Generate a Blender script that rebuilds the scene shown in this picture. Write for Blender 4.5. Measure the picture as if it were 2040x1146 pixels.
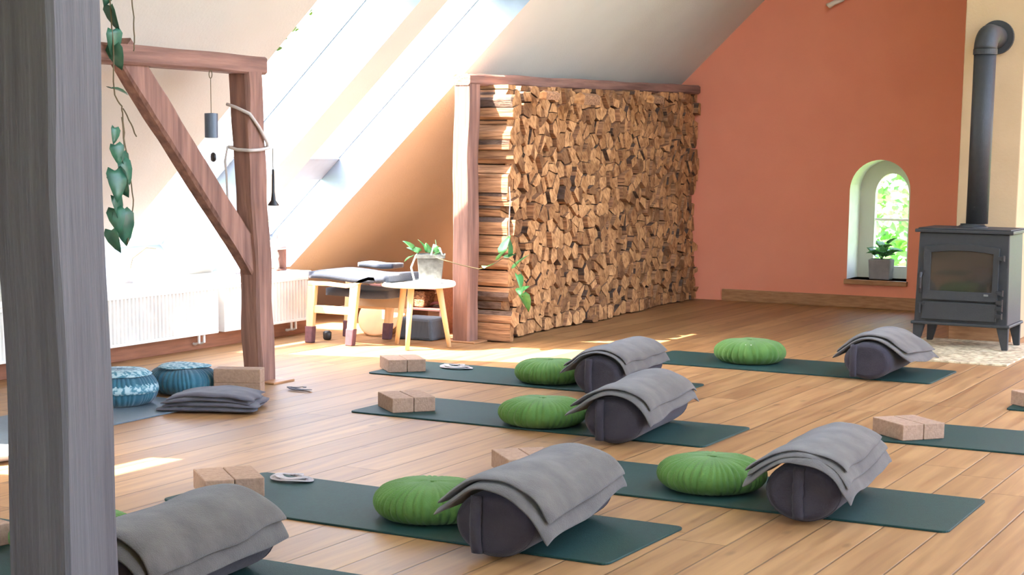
import bpy, bmesh, math, random
from mathutils import Vector, Matrix, noise
for o in list(bpy.data.objects): bpy.data.objects.remove(o)
S = bpy.context.scene; C = S.collection
PI = math.pi; R = math.radians

# ------------------------------------------------------------------ camera
YAW, PITCH, ROLL, F_PX, PY = R(28.5), R(8.08), R(.552), 3272.3, 765.0
fwd = Vector((-math.sin(YAW)*math.cos(PITCH), math.cos(YAW)*math.cos(PITCH), -math.sin(PITCH)))
right = Vector((math.cos(YAW), math.sin(YAW), 0)); up = right.cross(fwd)
r2 = math.cos(ROLL)*right + math.sin(ROLL)*up; u2 = -math.sin(ROLL)*right + math.cos(ROLL)*up
cd = bpy.data.cameras.new('camera'); cam = bpy.data.objects.new('camera', cd); C.objects.link(cam)
M = Matrix((r2, u2, -fwd)).transposed().to_4x4(); M.translation = Vector((0, 0, 1.27)); cam.matrix_world = M
cd.sensor_width = 36; cd.sensor_fit = 'HORIZONTAL'; cd.lens = F_PX/2040*36; cd.shift_y = (PY-573)/2040
cd.clip_start = .05; cd.clip_end = 300
S.camera = cam
# ------------------------------------------------------------------ world, sun, exposure
SUN = Vector((.53, .48, -1)).normalized()          # direction the sunlight travels
w = bpy.data.worlds.new('world'); S.world = w; w.use_nodes = True
wn = w.node_tree; bg = wn.nodes['Background']
sky = wn.nodes.new('ShaderNodeTexSky'); sky.sky_type = 'NISHITA'; sky.sun_disc = False
sky.sun_elevation = math.asin(-SUN.z); sky.sun_rotation = math.atan2(-SUN.x, -SUN.y); sky.air_density = 1.0; sky.dust_density = 3.0
hs = wn.nodes.new('ShaderNodeHueSaturation'); hs.inputs['Saturation'].default_value = .75
wn.links.new(sky.outputs[0], hs.inputs['Color']); wn.links.new(hs.outputs[0], bg.inputs[0]); bg.inputs[1].default_value = 1.65
sd = bpy.data.lights.new('sun', 'SUN'); sd.energy = 30; sd.angle = R(.6); sd.color = (1, .93, .82)
so = bpy.data.objects.new('sun', sd); C.objects.link(so); so.rotation_euler = SUN.to_track_quat('-Z', 'Y').to_euler(); so.location = (-8, 0, 12)
S.view_settings.view_transform = 'Standard'; S.view_settings.look = 'None'; S.view_settings.gamma = 1
S.view_settings.use_curve_mapping = False; S.view_settings.exposure = 1.0

# ------------------------------------------------------------------ helpers
def srgb(r, g, b):
    f = lambda c: (c/255/12.92) if c/255 <= .04045 else ((c/255+.055)/1.055)**2.4
    return (f(r), f(g), f(b), 1)
def mat(name, col, rough=.6, col2=None, scale=8, stretch=(1, 1, 1), bump=0, bscale=40, spec=.5, metal=0, sheen=0, obj_var=0, island_var=0, coat=0, coords='Object', detail=4, ramp=(.3, .7), bstretch=None, trans=0):
    m = bpy.data.materials.new(name); m.use_nodes = True; nt = m.node_tree; N = nt.nodes; L = nt.links
    b = N['Principled BSDF']; b.inputs['Roughness'].default_value = rough; b.inputs['Metallic'].default_value = metal
    b.inputs['Specular IOR Level'].default_value = spec; b.inputs['Coat Weight'].default_value = coat
    if sheen: b.inputs['Sheen Weight'].default_value = sheen; b.inputs['Sheen Roughness'].default_value = .5
    if trans: b.inputs['Subsurface Weight'].default_value = 0
    tc = N.new('ShaderNodeTexCoord'); mp = N.new('ShaderNodeMapping'); mp.inputs['Scale'].default_value = stretch
    L.new(tc.outputs[coords], mp.inputs[0])
    last = None
    if col2 is None: col2 = tuple(c*.86 for c in col[:3])+(1,)
    nz = N.new('ShaderNodeTexNoise'); nz.inputs['Scale'].default_value = scale; nz.inputs['Detail'].default_value = detail
    L.new(mp.outputs[0], nz.inputs['Vector'])
    cr = N.new('ShaderNodeValToRGB'); cr.color_ramp.elements[0].position = ramp[0]; cr.color_ramp.elements[1].position = ramp[1]
    cr.color_ramp.elements[0].color = col2; cr.color_ramp.elements[1].color = col
    L.new(nz.outputs['Fac'], cr.inputs[0]); last = cr.outputs[0]
    for var, src in ((obj_var, ('ShaderNodeObjectInfo', 'Random')), (island_var, ('ShaderNodeNewGeometry', 'Random Per Island'))):
        if var:
            oi = N.new(src[0]); mr = N.new('ShaderNodeMapRange'); mr.inputs['To Min'].default_value = 1-var; mr.inputs['To Max'].default_value = 1+var*.6
            L.new(oi.outputs[src[1]], mr.inputs[0])
            vm = N.new('ShaderNodeVectorMath'); vm.operation = 'SCALE'; L.new(last, vm.inputs[0]); L.new(mr.outputs[0], vm.inputs['Scale']); last = vm.outputs[0]
    L.new(last, b.inputs['Base Color'])
    if bump:
        n2 = N.new('ShaderNodeTexNoise'); n2.inputs['Scale'].default_value = bscale; n2.inputs['Detail'].default_value = 5
        if bstretch:
            mp2 = N.new('ShaderNodeMapping'); mp2.inputs['Scale'].default_value = bstretch; L.new(tc.outputs[coords], mp2.inputs[0]); L.new(mp2.outputs[0], n2.inputs['Vector'])
        else: L.new(mp.outputs[0], n2.inputs['Vector'])
        bp = N.new('ShaderNodeBump'); bp.inputs['Strength'].default_value = bump; bp.inputs['Distance'].default_value = .01
        L.new(n2.outputs['Fac'], bp.inputs['Height']); L.new(bp.outputs[0], b.inputs['Normal'])
    return m
def link(name, bm, m, parent=None, smooth=False, loc=None, rotz=None, bevel=0, subd=0):
    me = bpy.data.meshes.new(name); bmesh.ops.recalc_face_normals(bm, faces=bm.faces[:]); bm.to_mesh(me); bm.free()
    for mm in (m if isinstance(m, (list, tuple)) else [m]): me.materials.append(mm)
    if smooth: me.polygons.foreach_set('use_smooth', [True]*len(me.polygons))
    o = bpy.data.objects.new(name, me); C.objects.link(o)
    if parent: o.parent = parent
    if loc: o.location = loc
    if rotz is not None: o.rotation_euler = (0, 0, rotz)
    if bevel:
        b = o.modifiers.new('bevel', 'BEVEL'); b.width = bevel; b.segments = 2; b.limit_method = 'ANGLE'
    if subd:
        b = o.modifiers.new('sub', 'SUBSURF'); b.levels = b.render_levels = subd
    return o
def tag(o, label, cat, group=None, kind=None):
    o['label'] = label; o['category'] = cat
    if group: o['group'] = group
    if kind: o['kind'] = kind
    return o
def thing(name, label, cat, loc=(0, 0, 0), rotz=0, group=None):
    o = bpy.data.objects.new(name, None); C.objects.link(o); o.empty_display_size = .1
    o.location = loc; o.rotation_euler = (0, 0, rotz); return tag(o, label, cat, group)
def struct(name, bm, m, parent=None, **k):
    o = link(name, bm, m, parent, **k)
    if parent is None: o['kind'] = 'structure'
    return o
def B(): return bmesh.new()
def box(bm, lo, hi, mtx=None, mi=0):
    vs = [Vector((x, y, z)) for x in (lo[0], hi[0]) for y in (lo[1], hi[1]) for z in (lo[2], hi[2])]
    if mtx: vs = [mtx @ v for v in vs]
    v = [bm.verts.new(p) for p in vs]
    for f in ((0, 1, 3, 2), (4, 6, 7, 5), (0, 4, 5, 1), (2, 3, 7, 6), (0, 2, 6, 4), (1, 5, 7, 3)):
        bm.faces.new([v[i] for i in f]).material_index = mi
    return v
def prism(bm, pts, f0, f1, mi=0, mi0=None, mi1=None):
    """pts: 2-D polygon; f0/f1 map a point to the two end positions"""
    a = [bm.verts.new(f0(p)) for p in pts]; b = [bm.verts.new(f1(p)) for p in pts]; n = len(pts)
    bm.faces.new(a).material_index = mi if mi0 is None else mi0
    bm.faces.new(b[::-1]).material_index = mi if mi1 is None else mi1
    for i in range(n): bm.faces.new((a[i], b[i], b[(i+1) % n], a[(i+1) % n])).material_index = mi
def tube(bm, pts, rad, seg=8, caps=True):
    pts = [Vector(p) for p in pts]; rings = []
    rr = rad if isinstance(rad, (list, tuple)) else [rad]*len(pts)
    ref = None
    for i, p in enumerate(pts):
        t = (pts[min(i+1, len(pts)-1)]-pts[max(i-1, 0)]).normalized()
        if ref is None: ref = Vector((0, 0, 1)) if abs(t.z) < .9 else Vector((1, 0, 0))
        u = (ref - t*ref.dot(t)).normalized(); v = t.cross(u); ref = u
        rings.append([bm.verts.new(p+(u*math.cos(2*PI*k/seg)+v*math.sin(2*PI*k/seg))*rr[i]) for k in range(seg)])
    for a, b in zip(rings, rings[1:]):
        for k in range(seg): bm.faces.new((a[k], a[(k+1) % seg], b[(k+1) % seg], b[k]))
    if caps: bm.faces.new(rings[0][::-1]); bm.faces.new(rings[-1])
def lathe(bm, prof, seg=32, c=(0, 0, 0), f=None):
    c = Vector(c); rings = []
    for j, (r, z) in enumerate(prof):
        ring = []
        for k in range(seg):
            a = 2*PI*k/seg; rr, zz = (r, z) if f is None else f(r, z, a, j)
            ring.append(bm.verts.new(c+Vector((rr*math.cos(a), rr*math.sin(a), zz))))
        rings.append(ring)
    for a, b in zip(rings, rings[1:]):
        for k in range(seg): bm.faces.new((a[k], a[(k+1) % seg], b[(k+1) % seg], b[k]))
    bm.faces.new(rings[0][::-1]); bm.faces.new(rings[-1])

# ------------------------------------------------------------------ materials
M_ceil = mat('cream_plaster', srgb(205, 201, 192), .9, srgb(200, 196, 187), 3, bump=.15, bscale=60)
M_red = mat('terracotta_paint', srgb(234, 150, 120), .85, srgb(230, 145, 116), 3, bump=.1, bscale=60)
M_tan = mat('sand_plaster', srgb(176, 150, 116), .9, srgb(166, 140, 106), 3, bump=.15, bscale=50)
M_white = mat('white_lacquer', srgb(240, 238, 232), .45)
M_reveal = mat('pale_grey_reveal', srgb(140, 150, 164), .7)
def blind_mat():
    m = bpy.data.materials.new('pale_blue_blind'); m.use_nodes = True; nt = m.node_tree; N = nt.nodes; L = nt.links; N.remove(N['Principled BSDF'])
    d = N.new('ShaderNodeBsdfDiffuse'); d.inputs[0].default_value = srgb(214, 224, 236); t = N.new('ShaderNodeBsdfTranslucent'); t.inputs[0].default_value = srgb(196, 214, 238)
    x = N.new('ShaderNodeMixShader'); x.inputs[0].default_value = .3; L.new(d.outputs[0], x.inputs[1]); L.new(t.outputs[0], x.inputs[2]); L.new(x.outputs[0], N['Material Output'].inputs[0]); return m
M_blind = blind_mat()
M_timber = mat('old_timber', srgb(156, 116, 100), .75, srgb(98, 70, 62), 3, (9, 9, .7), bump=.6, bscale=5, bstretch=(12, 12, .8), spec=.3, ramp=(.25, .75), detail=8)
M_timber_h = mat('old_timber_beam', srgb(156, 116, 100), .75, srgb(98, 70, 62), 3, (9, .7, 9), bump=.6, bscale=5, bstretch=(12, .8, 12), spec=.3, ramp=(.25, .75), detail=8)
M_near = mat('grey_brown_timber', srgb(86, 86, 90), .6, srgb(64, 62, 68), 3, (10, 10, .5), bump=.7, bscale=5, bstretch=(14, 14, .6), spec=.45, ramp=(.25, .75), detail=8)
M_base = mat('baseboard_oak', srgb(176, 130, 90), .5, srgb(150, 104, 68), 5, (2, 2, 12), bump=.1)
M_base_l = mat('baseboard_brown', srgb(140, 90, 64), .5, srgb(116, 72, 50), 5, (12, 1, 12), bump=.1)
M_mat = mat('green_mat_rubber', srgb(16, 54, 50), .62, srgb(13, 46, 44), 60, bump=.25, bscale=300, spec=.3)
M_matT = mat('grey_blue_mat_rubber', srgb(92, 104, 112), .55, srgb(82, 94, 104), 60, bump=.2, bscale=300)
M_zafu = mat('green_cotton', srgb(88, 122, 60), .9, srgb(74, 108, 50), 12, bump=.3, bscale=180, sheen=.08, spec=.2)
M_bol = mat('charcoal_cotton', srgb(64, 60, 66), .95, srgb(53, 50, 57), 10, bump=.3, bscale=180, sheen=.08, spec=.1)
M_blan = mat('grey_wool', srgb(90, 85, 80), .95, srgb(71, 67, 65), 14, bump=.35, bscale=260, sheen=.2, spec=.1, detail=8)
M_blanT = mat('charcoal_wool', srgb(88, 84, 90), .95, srgb(70, 68, 76), 14, bump=.35, bscale=260, sheen=.2, spec=.1, detail=8)
M_block = mat('pressed_cork', srgb(162, 132, 110), .85, srgb(144, 116, 96), 60, bump=.3, bscale=120, spec=.2, obj_var=.08)
M_strap = mat('cotton_webbing', srgb(168, 160, 158), .9, srgb(146, 138, 138), 40, bump=.4, bscale=200)
M_stove = mat('cast_iron_grey', srgb(44, 45, 46), .55, srgb(39, 40, 41), 30, bump=.15, bscale=150, spec=.35)
M_black = mat('black_iron', srgb(34, 34, 36), .4, srgb(28, 28, 30), 20)
M_sglass = mat('smoky_stove_glass', srgb(34, 32, 30), .07, srgb(58, 52, 44), 5, spec=.9, coat=1)
M_hearth = mat('mosaic_hearth', srgb(208, 192, 160), .5, srgb(150, 132, 104), 26, bump=.3, bscale=40, ramp=(.4, .6), spec=.5)
M_leaf = mat('pothos_leaf', srgb(96, 168, 92), .4, srgb(56, 120, 62), 20, spec=.5, island_var=.2, obj_var=.25)
M_leafd = mat('dark_vine_leaf', srgb(52, 104, 78), .4, srgb(38, 84, 66), 20, spec=.5, obj_var=.25)
M_stem = mat('brown_stem', srgb(96, 84, 56), .7)
M_pot = mat('galvanised_tin', srgb(124, 126, 122), .5, srgb(94, 94, 90), 30, metal=.3, bump=.3, bscale=60)
M_potg = mat('grey_stoneware', srgb(150, 146, 148), .8, srgb(130, 126, 130), 12)
M_birch = mat('birch_wood', srgb(226, 186, 138), .5, srgb(210, 166, 118), 6, (8, 8, .8), bump=.1)
M_birch_h = mat('birch_rail', srgb(226, 186, 138), .5, srgb(210, 166, 118), 6, (.8, 8, 8), bump=.1)
M_sock = mat('plum_felt', srgb(98, 66, 72), .95, srgb(84, 56, 62), 40)
M_navy = mat('slate_blue_cotton', srgb(46, 54, 70), .85, srgb(38, 45, 60), 10, sheen=.3, bump=.2, bscale=100)
M_taupe = mat('taupe_canvas', srgb(182, 156, 126), .9)
M_drum = mat('drum_skin', srgb(190, 136, 78), .6, srgb(172, 118, 64), 6)
M_dkwood = mat('dark_red_wood', srgb(104, 62, 56), .6, srgb(80, 46, 42), 6, (1, 8, 8))
M_wicker = mat('woven_wicker', srgb(176, 130, 90), .85, srgb(110, 76, 50), 60, (1, 1, 2), bump=.8, bscale=60, ramp=(.4, .6))
M_char = mat('charcoal_felt', srgb(88, 96, 104), .95, srgb(72, 80, 88), 30, (10, 10, .5), bump=.4)
M_paper = mat('white_paper', srgb(245, 240, 228), .8)
M_tealc = mat('teal_cotton', srgb(34, 92, 108), .85, srgb(24, 68, 86), 10, sheen=.3, bump=.2, bscale=100)
M_pale = mat('pale_fabric', srgb(150, 172, 176), .85, srgb(60, 108, 122), 50, ramp=(.45, .55))
M_cord = mat('pale_cord', srgb(196, 186, 178), .9)
M_slate = mat('chime_blue_metal', srgb(92, 104, 118), .45, metal=.3)
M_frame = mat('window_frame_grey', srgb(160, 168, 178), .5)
M_ceram = mat('pale_ceramic', srgb(176, 168, 164), .5)
M_brownc = mat('brown_ceramic', srgb(128, 88, 76), .6)
M_bark = mat('outdoor_bark', srgb(96, 78, 60), .9)
M_tree = mat('garden_leaf', srgb(128, 186, 84), .5, srgb(70, 132, 50), 3, island_var=.4)
M_soil = mat('potting_soil', srgb(62, 48, 38), .95)

def wood_log_mats():
    out = []
    # split end face: pale fibres with growth rings
    m = bpy.data.materials.new('log_end_grain'); m.use_nodes = True; nt = m.node_tree; N = nt.nodes; L = nt.links; b = N['Principled BSDF']
    b.inputs['Roughness'].default_value = .85; b.inputs['Specular IOR Level'].default_value = .2
    tc = N.new('ShaderNodeTexCoord'); gi = N.new('ShaderNodeNewGeometry'); oi = N.new('ShaderNodeObjectInfo')
    ad = N.new('ShaderNodeMath'); ad.operation = 'ADD'; L.new(gi.outputs['Random Per Island'], ad.inputs[0]); L.new(oi.outputs['Random'], ad.inputs[1])
    fr = N.new('ShaderNodeMath'); fr.operation = 'FRACT'; L.new(ad.outputs[0], fr.inputs[0])
    va = N.new('ShaderNodeVectorMath'); va.operation = 'ADD'; L.new(tc.outputs['Object'], va.inputs[0])
    mu = N.new('ShaderNodeMath'); mu.operation = 'MULTIPLY'; mu.inputs[1].default_value = 7; L.new(fr.outputs[0], mu.inputs[0]); L.new(mu.outputs[0], va.inputs[1])
    nz = N.new('ShaderNodeTexNoise'); nz.inputs['Scale'].default_value = 22; nz.inputs['Detail'].default_value = 6; L.new(va.outputs[0], nz.inputs['Vector'])
    wv = N.new('ShaderNodeTexWave'); wv.wave_type = 'RINGS'; wv.inputs['Scale'].default_value = 12; wv.inputs['Distortion'].default_value = 6; L.new(va.outputs[0], wv.inputs['Vector'])
    mx = N.new('ShaderNodeMath'); mx.operation = 'MULTIPLY_ADD'; mx.inputs[1].default_value = .10; L.new(wv.outputs['Fac'], mx.inputs[0]); L.new(nz.outputs['Fac'], mx.inputs[2])
    cr = N.new('ShaderNodeValToRGB'); e = cr.color_ramp.elements; e[0].position = .30; e[0].color = srgb(140, 100, 70); e[1].position = .72; e[1].color = srgb(218, 178, 136)
    L.new(mx.outputs[0], cr.inputs[0])
    c2 = N.new('ShaderNodeValToRGB'); e = c2.color_ramp.elements; e[0].color = srgb(160, 142, 128); e[1].color = srgb(255, 238, 214)
    q = c2.color_ramp.elements.new(.35); q.color = srgb(216, 194, 168)
    L.new(fr.outputs[0], c2.inputs[0])
    mm = N.new('ShaderNodeMix'); mm.data_type = 'RGBA'; mm.blend_type = 'MULTIPLY'; mm.inputs['Factor'].default_value = 1
    L.new(cr.outputs[0], mm.inputs['A']); L.new(c2.outputs[0], mm.inputs['B']); L.new(mm.outputs['Result'], b.inputs['Base Color'])
    bp = N.new('ShaderNodeBump'); bp.inputs['Strength'].default_value = .6; bp.inputs['Distance'].default_value = .01; L.new(nz.outputs['Fac'], bp.inputs['Height']); L.new(bp.outputs[0], b.inputs['Normal'])
    out.append(m)
    out.append(mat('log_side_wood', srgb(190, 142, 104), .9, srgb(118, 84, 62), 6, (1, 14, 14), bump=.8, bscale=8, bstretch=(1, 12, 12), spec=.2, obj_var=.2))
    out.append(mat('log_bark', srgb(112, 92, 80), .95, srgb(74, 58, 50), 14, (1, 3, 3), bump=1, bscale=30, spec=.1, obj_var=.2))
    return out
M_log = wood_log_mats()

def floor_mat():
    m = bpy.data.materials.new('pine_floorboards'); m.use_nodes = True; nt = m.node_tree; N = nt.nodes; L = nt.links; b = N['Principled BSDF']
    def math_(op, a, c=None):
        n = N.new('ShaderNodeMath'); n.operation = op
        for i, v in enumerate((a, c)):
            if v is None: continue
            if isinstance(v, (int, float)): n.inputs[i].default_value = v
            else: L.new(v, n.inputs[i])
        return n.outputs[0]
    tc = N.new('ShaderNodeTexCoord'); sx = N.new('ShaderNodeSeparateXYZ'); L.new(tc.outputs['Object'], sx.inputs[0])
    W = .1835
    u = math_('DIVIDE', math_('ADD', sx.outputs[0], 1.144), W); bi = math_('FLOOR', u); fu = math_('FRACT', u)
    wn1 = N.new('ShaderNodeTexWhiteNoise'); wn1.noise_dimensions = '1D'; L.new(bi, wn1.inputs['W'])
    v = math_('ADD', math_('DIVIDE', sx.outputs[1], 3.4), wn1.outputs['Value']); vi = math_('FLOOR', v); fv = math_('FRACT', v)
    cb = N.new('ShaderNodeCombineXYZ'); L.new(bi, cb.inputs[0]); L.new(vi, cb.inputs[1])
    wn2 = N.new('ShaderNodeTexWhiteNoise'); wn2.noise_dimensions = '2D'; L.new(cb.outputs[0], wn2.inputs['Vector'])
    # grain
    mp = N.new('ShaderNodeMapping'); mp.inputs['Scale'].default_value = (14, .9, 1); L.new(tc.outputs['Object'], mp.inputs[0])
    off = N.new('ShaderNodeVectorMath'); off.operation = 'ADD'; L.new(mp.outputs[0], off.inputs[0]); sc = N.new('ShaderNodeVectorMath'); sc.operation = 'SCALE'; sc.inputs['Scale'].default_value = 30; L.new(wn2.outputs['Color'], sc.inputs[0]); L.new(sc.outputs[0], off.inputs[1])
    g = N.new('ShaderNodeTexNoise'); g.inputs['Scale'].default_value = 1.6; g.inputs['Detail'].default_value = 7; g.inputs['Distortion'].default_value = .6; L.new(off.outputs[0], g.inputs['Vector'])
    cr = N.new('ShaderNodeValToRGB'); e = cr.color_ramp.elements; e[0].position = .3; e[0].color = srgb(134, 95, 60); e[1].position = .7; e[1].color = srgb(168, 129, 85)
    L.new(g.outputs['Fac'], cr.inputs[0])
    tone = N.new('ShaderNodeValToRGB'); e = tone.color_ramp.elements; e[0].color = (.80, .76, .72, 1); e[1].color = (1.0, 1.0, 1.0, 1); L.new(wn2.outputs['Value'], tone.inputs[0])
    mm = N.new('ShaderNodeMix'); mm.data_type = 'RGBA'; mm.blend_type = 'MULTIPLY'; mm.inputs['Factor'].default_value = 1; L.new(cr.outputs[0], mm.inputs['A']); L.new(tone.outputs[0], mm.inputs['B'])
    # knots
    mk = N.new('ShaderNodeMapping'); mk.inputs['Scale'].default_value = (7, 2.6, 1); L.new(tc.outputs['Object'], mk.inputs[0])
    vo = N.new('ShaderNodeTexVoronoi'); vo.inputs['Scale'].default_value = 1; L.new(mk.outputs[0], vo.inputs['Vector'])
    kn = N.new('ShaderNodeMapRange'); kn.inputs['From Min'].default_value = .04; kn.inputs['From Max'].default_value = .13; kn.inputs['To Min'].default_value = .6; kn.inputs['To Max'].default_value = 1; L.new(vo.outputs['Distance'], kn.inputs[0])
    # seams
    d = math_('MINIMUM', fu, math_('SUBTRACT', 1, fu)); seam = N.new('ShaderNodeMapRange'); seam.inputs['From Min'].default_value = .008; seam.inputs['From Max'].default_value = .026; L.new(d, seam.inputs[0])
    d2 = math_('MINIMUM', fv, math_('SUBTRACT', 1, fv)); s2 = N.new('ShaderNodeMapRange'); s2.inputs['From Min'].default_value = .0003; s2.inputs['From Max'].default_value = .001; L.new(d2, s2.inputs[0])
    sm = math_('MULTIPLY', seam.outputs[0], s2.outputs[0]); dk = math_('ADD', math_('MULTIPLY', sm, .55), .45); tot = math_('MULTIPLY', dk, kn.outputs[0])
    vs = N.new('ShaderNodeVectorMath'); vs.operation = 'SCALE'; L.new(mm.outputs['Result'], vs.inputs[0]); L.new(tot, vs.inputs['Scale']); L.new(vs.outputs[0], b.inputs['Base Color'])
    rg = N.new('ShaderNodeMapRange'); rg.inputs['To Min'].default_value = .42; rg.inputs['To Max'].default_value = .54; L.new(g.outputs['Fac'], rg.inputs[0]); L.new(rg.outputs[0], b.inputs['Roughness'])
    b.inputs['Specular IOR Level'].default_value = .38
    hh = math_('ADD', sm, math_('MULTIPLY', g.outputs['Fac'], .12))
    bp = N.new('ShaderNodeBump'); bp.inputs['Strength'].default_value = .5; bp.inputs['Distance'].default_value = .003; L.new(hh, bp.inputs['Height']); L.new(bp.outputs[0], b.inputs['Normal'])
    return m
M_floor = floor_mat()
def glass_mat():
    m = bpy.data.materials.new('window_glass'); m.use_nodes = True; nt = m.node_tree; N = nt.nodes; L = nt.links; N.remove(N['Principled BSDF'])
    t = N.new('ShaderNodeBsdfTransparent'); g = N.new('ShaderNodeBsdfGlossy'); g.inputs['Roughness'].default_value = .02;     x = N.new('ShaderNodeMixShader'); x.inputs[0].default_value = .04; L.new(t.outputs[0], x.inputs[1]); L.new(g.outputs[0], x.inputs[2]); L.new(x.outputs[0], N['Material Output'].inputs[0]); return m
M_glass = glass_mat()

# ------------------------------------------------------------------ the room
YB, YE, XR = -2.6, 13.4, 3.6
TH = math.atan(.937); ct, st = math.cos(TH), math.sin(TH)
RO = Vector((-7.15, 0, .43)); es = Vector((ct, 0, st)); en = Vector((-st, 0, ct))
XRIDGE = -1.6; SR = (XRIDGE+7.15)/ct
RM = Matrix.Translation(RO) @ Matrix((es, Vector((0, 1, 0)), en)).transposed().to_4x4()     # (s, y, depth) -> world
DEP = .33
def slab_with_holes(name, s0, s1, y0, y1, holes, mtx, m, dep=DEP):
    """box slab in (s,y,depth) with rectangular shafts; holes = (sa,sb,ya,yb), same s range"""
    bm = B(); ys = sorted({y0, y1} | {h[2] for h in holes} | {h[3] for h in holes}); ss = sorted({s0, s1} | {h[0] for h in holes} | {h[1] for h in holes})
    ins = lambda a, b: any(h[0] <= (a[0]+a[1])/2 <= h[1] and h[2] <= (b[0]+b[1])/2 <= h[3] for h in holes)
    V = {}
    def vt(s, y, d):
        k = (round(s, 4), round(y, 4), d)
        if k not in V: V[k] = bm.verts.new(mtx @ Vector((s, y, d)))
        return V[k]
    for a, a2 in zip(ss, ss[1:]):
        for b_, b2 in zip(ys, ys[1:]):
            if ins((a, a2), (b_, b2)): continue
            for d in (0, dep): bm.faces.new([vt(a, b_, d), vt(a2, b_, d), vt(a2, b2, d), vt(a, b2, d)])
    for h in holes:
        sa, sb, ya, yb = h
        yy = [y for y in ys if ya <= y <= yb]; sss = [s for s in ss if sa <= s <= sb]
        for q in ((ya), (yb)):
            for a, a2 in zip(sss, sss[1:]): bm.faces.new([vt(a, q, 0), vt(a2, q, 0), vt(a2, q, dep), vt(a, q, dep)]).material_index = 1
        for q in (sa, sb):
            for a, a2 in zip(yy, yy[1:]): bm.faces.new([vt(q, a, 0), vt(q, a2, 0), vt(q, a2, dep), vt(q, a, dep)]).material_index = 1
    for q in (y0, y1):
        for a, a2 in zip(ss, ss[1:]): bm.faces.new([vt(a, q, 0), vt(a2, q, 0), vt(a2, q, dep), vt(a, q, dep)])
    for q in (s0, s1):
        for a, a2 in zip(ys, ys[1:]): bm.faces.new([vt(q, a, 0), vt(q, a2, 0), vt(q, a2, dep), vt(q, a, dep)])
    return struct(name, bm, m)
SB = 3.55
WIN = [(3.55, 4.22), (7.63, 8.58), (8.86, 9.78)]
HOLES = [(-.02, SB, a, b) for a, b in WIN]+[(.3, 1.95, 12.0, 13.1)]
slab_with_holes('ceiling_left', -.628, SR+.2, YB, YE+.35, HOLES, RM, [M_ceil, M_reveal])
# right slope mirrored about the ridge, with unseen roof windows added for fill light
RO2 = Vector((2*XRIDGE+7.15, 0, .43)); RM2 = Matrix.Translation(RO2) @ Matrix((Vector((-ct, 0, st)), Vector((0, 1, 0)), Vector((st, 0, ct)))).transposed().to_4x4()
XR = RO2.x
WINR_FILL = [(2.8, 4.6), (5.8, 7.8), (8.2, 10.4), (10.8, 13.1)]
slab_with_holes('ceiling_right', -.35, SR+.2, YB, YE+.35, [(.4, 6.6, a, b) for a, b in WINR_FILL], RM2, [M_white, M_white])

def roof_window(n, a, b, mtx, sa, sb, bars, blind=None):
    t = bpy.data.objects.new('window_%d' % n, None); C.objects.link(t); t['kind'] = 'structure'
    bm = B(); d0, d1 = DEP-.05, DEP+.03; fw = .02 if mtx is RM else .045
    box(bm, (sa, a, d0), (sb, a+fw, d1), mtx); box(bm, (sa, b-fw*.35, d0), (sb, b, d1), mtx); box(bm, (sa, a+fw, d0), (sa+fw, b-fw*.35, d1), mtx); box(bm, (sb-fw, a+fw, d0), (sb, b-fw*.35, d1), mtx)
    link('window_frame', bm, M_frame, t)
    for q0, q1 in bars:
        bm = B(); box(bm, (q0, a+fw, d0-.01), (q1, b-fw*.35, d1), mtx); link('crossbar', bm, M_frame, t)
    edges = [sa+fw]+[q for p in bars for q in p]+[sb-fw]
    for q0, q1 in zip(edges[::2], edges[1::2]):
        bm = B(); box(bm, (q0, a+fw, DEP-.005), (q1, b-fw*.35, DEP+.005), mtx); link('pane', bm, M_glass, t)
    if blind:
        bm = B(); box(bm, (blind[0], a+fw+.003, DEP-.03), (blind[1], b-fw*.35-.003, DEP-.02), mtx); link('roller_blind', bm, M_blind, t)
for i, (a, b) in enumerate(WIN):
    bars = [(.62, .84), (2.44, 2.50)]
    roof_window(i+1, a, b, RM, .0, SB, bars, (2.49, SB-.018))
roof_window(9, 12.0, 13.1, RM, .3, 1.95, [])  # added window hidden behind the firewood, brings light into the alcove
for i, (a, b) in enumerate(WINR_FILL): roof_window(i+5, a, b, RM2, .42, 6.58, [(2.2, 2.28), (4.4, 4.48)])

# floor
bm = B(); box(bm, (-7.7, YB-.3, -.12), (XR+.6, YE+.3, 0)); struct('floor', bm, M_floor)
# knee wall left with its deep sill
bm = B(); box(bm, (-7.4, YB, 0), (-6.72, 9.36, .39)); struct('wall_left', bm, M_ceil)
bm = B(); box(bm, (-7.45, YB, .39), (-6.69, 9.38, .43)); struct('trim_1', bm, M_white, bevel=.004)
bm = B(); box(bm, (-6.72, YB, 0), (-6.70, 9.36, .11)); struct('baseboard_left', bm, M_base_l, bevel=.003)
bm = B(); box(bm, (XR-.42, YB, 0), (XR-.2, YE, .72)); struct('wall_right', bm, M_ceil)

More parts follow.
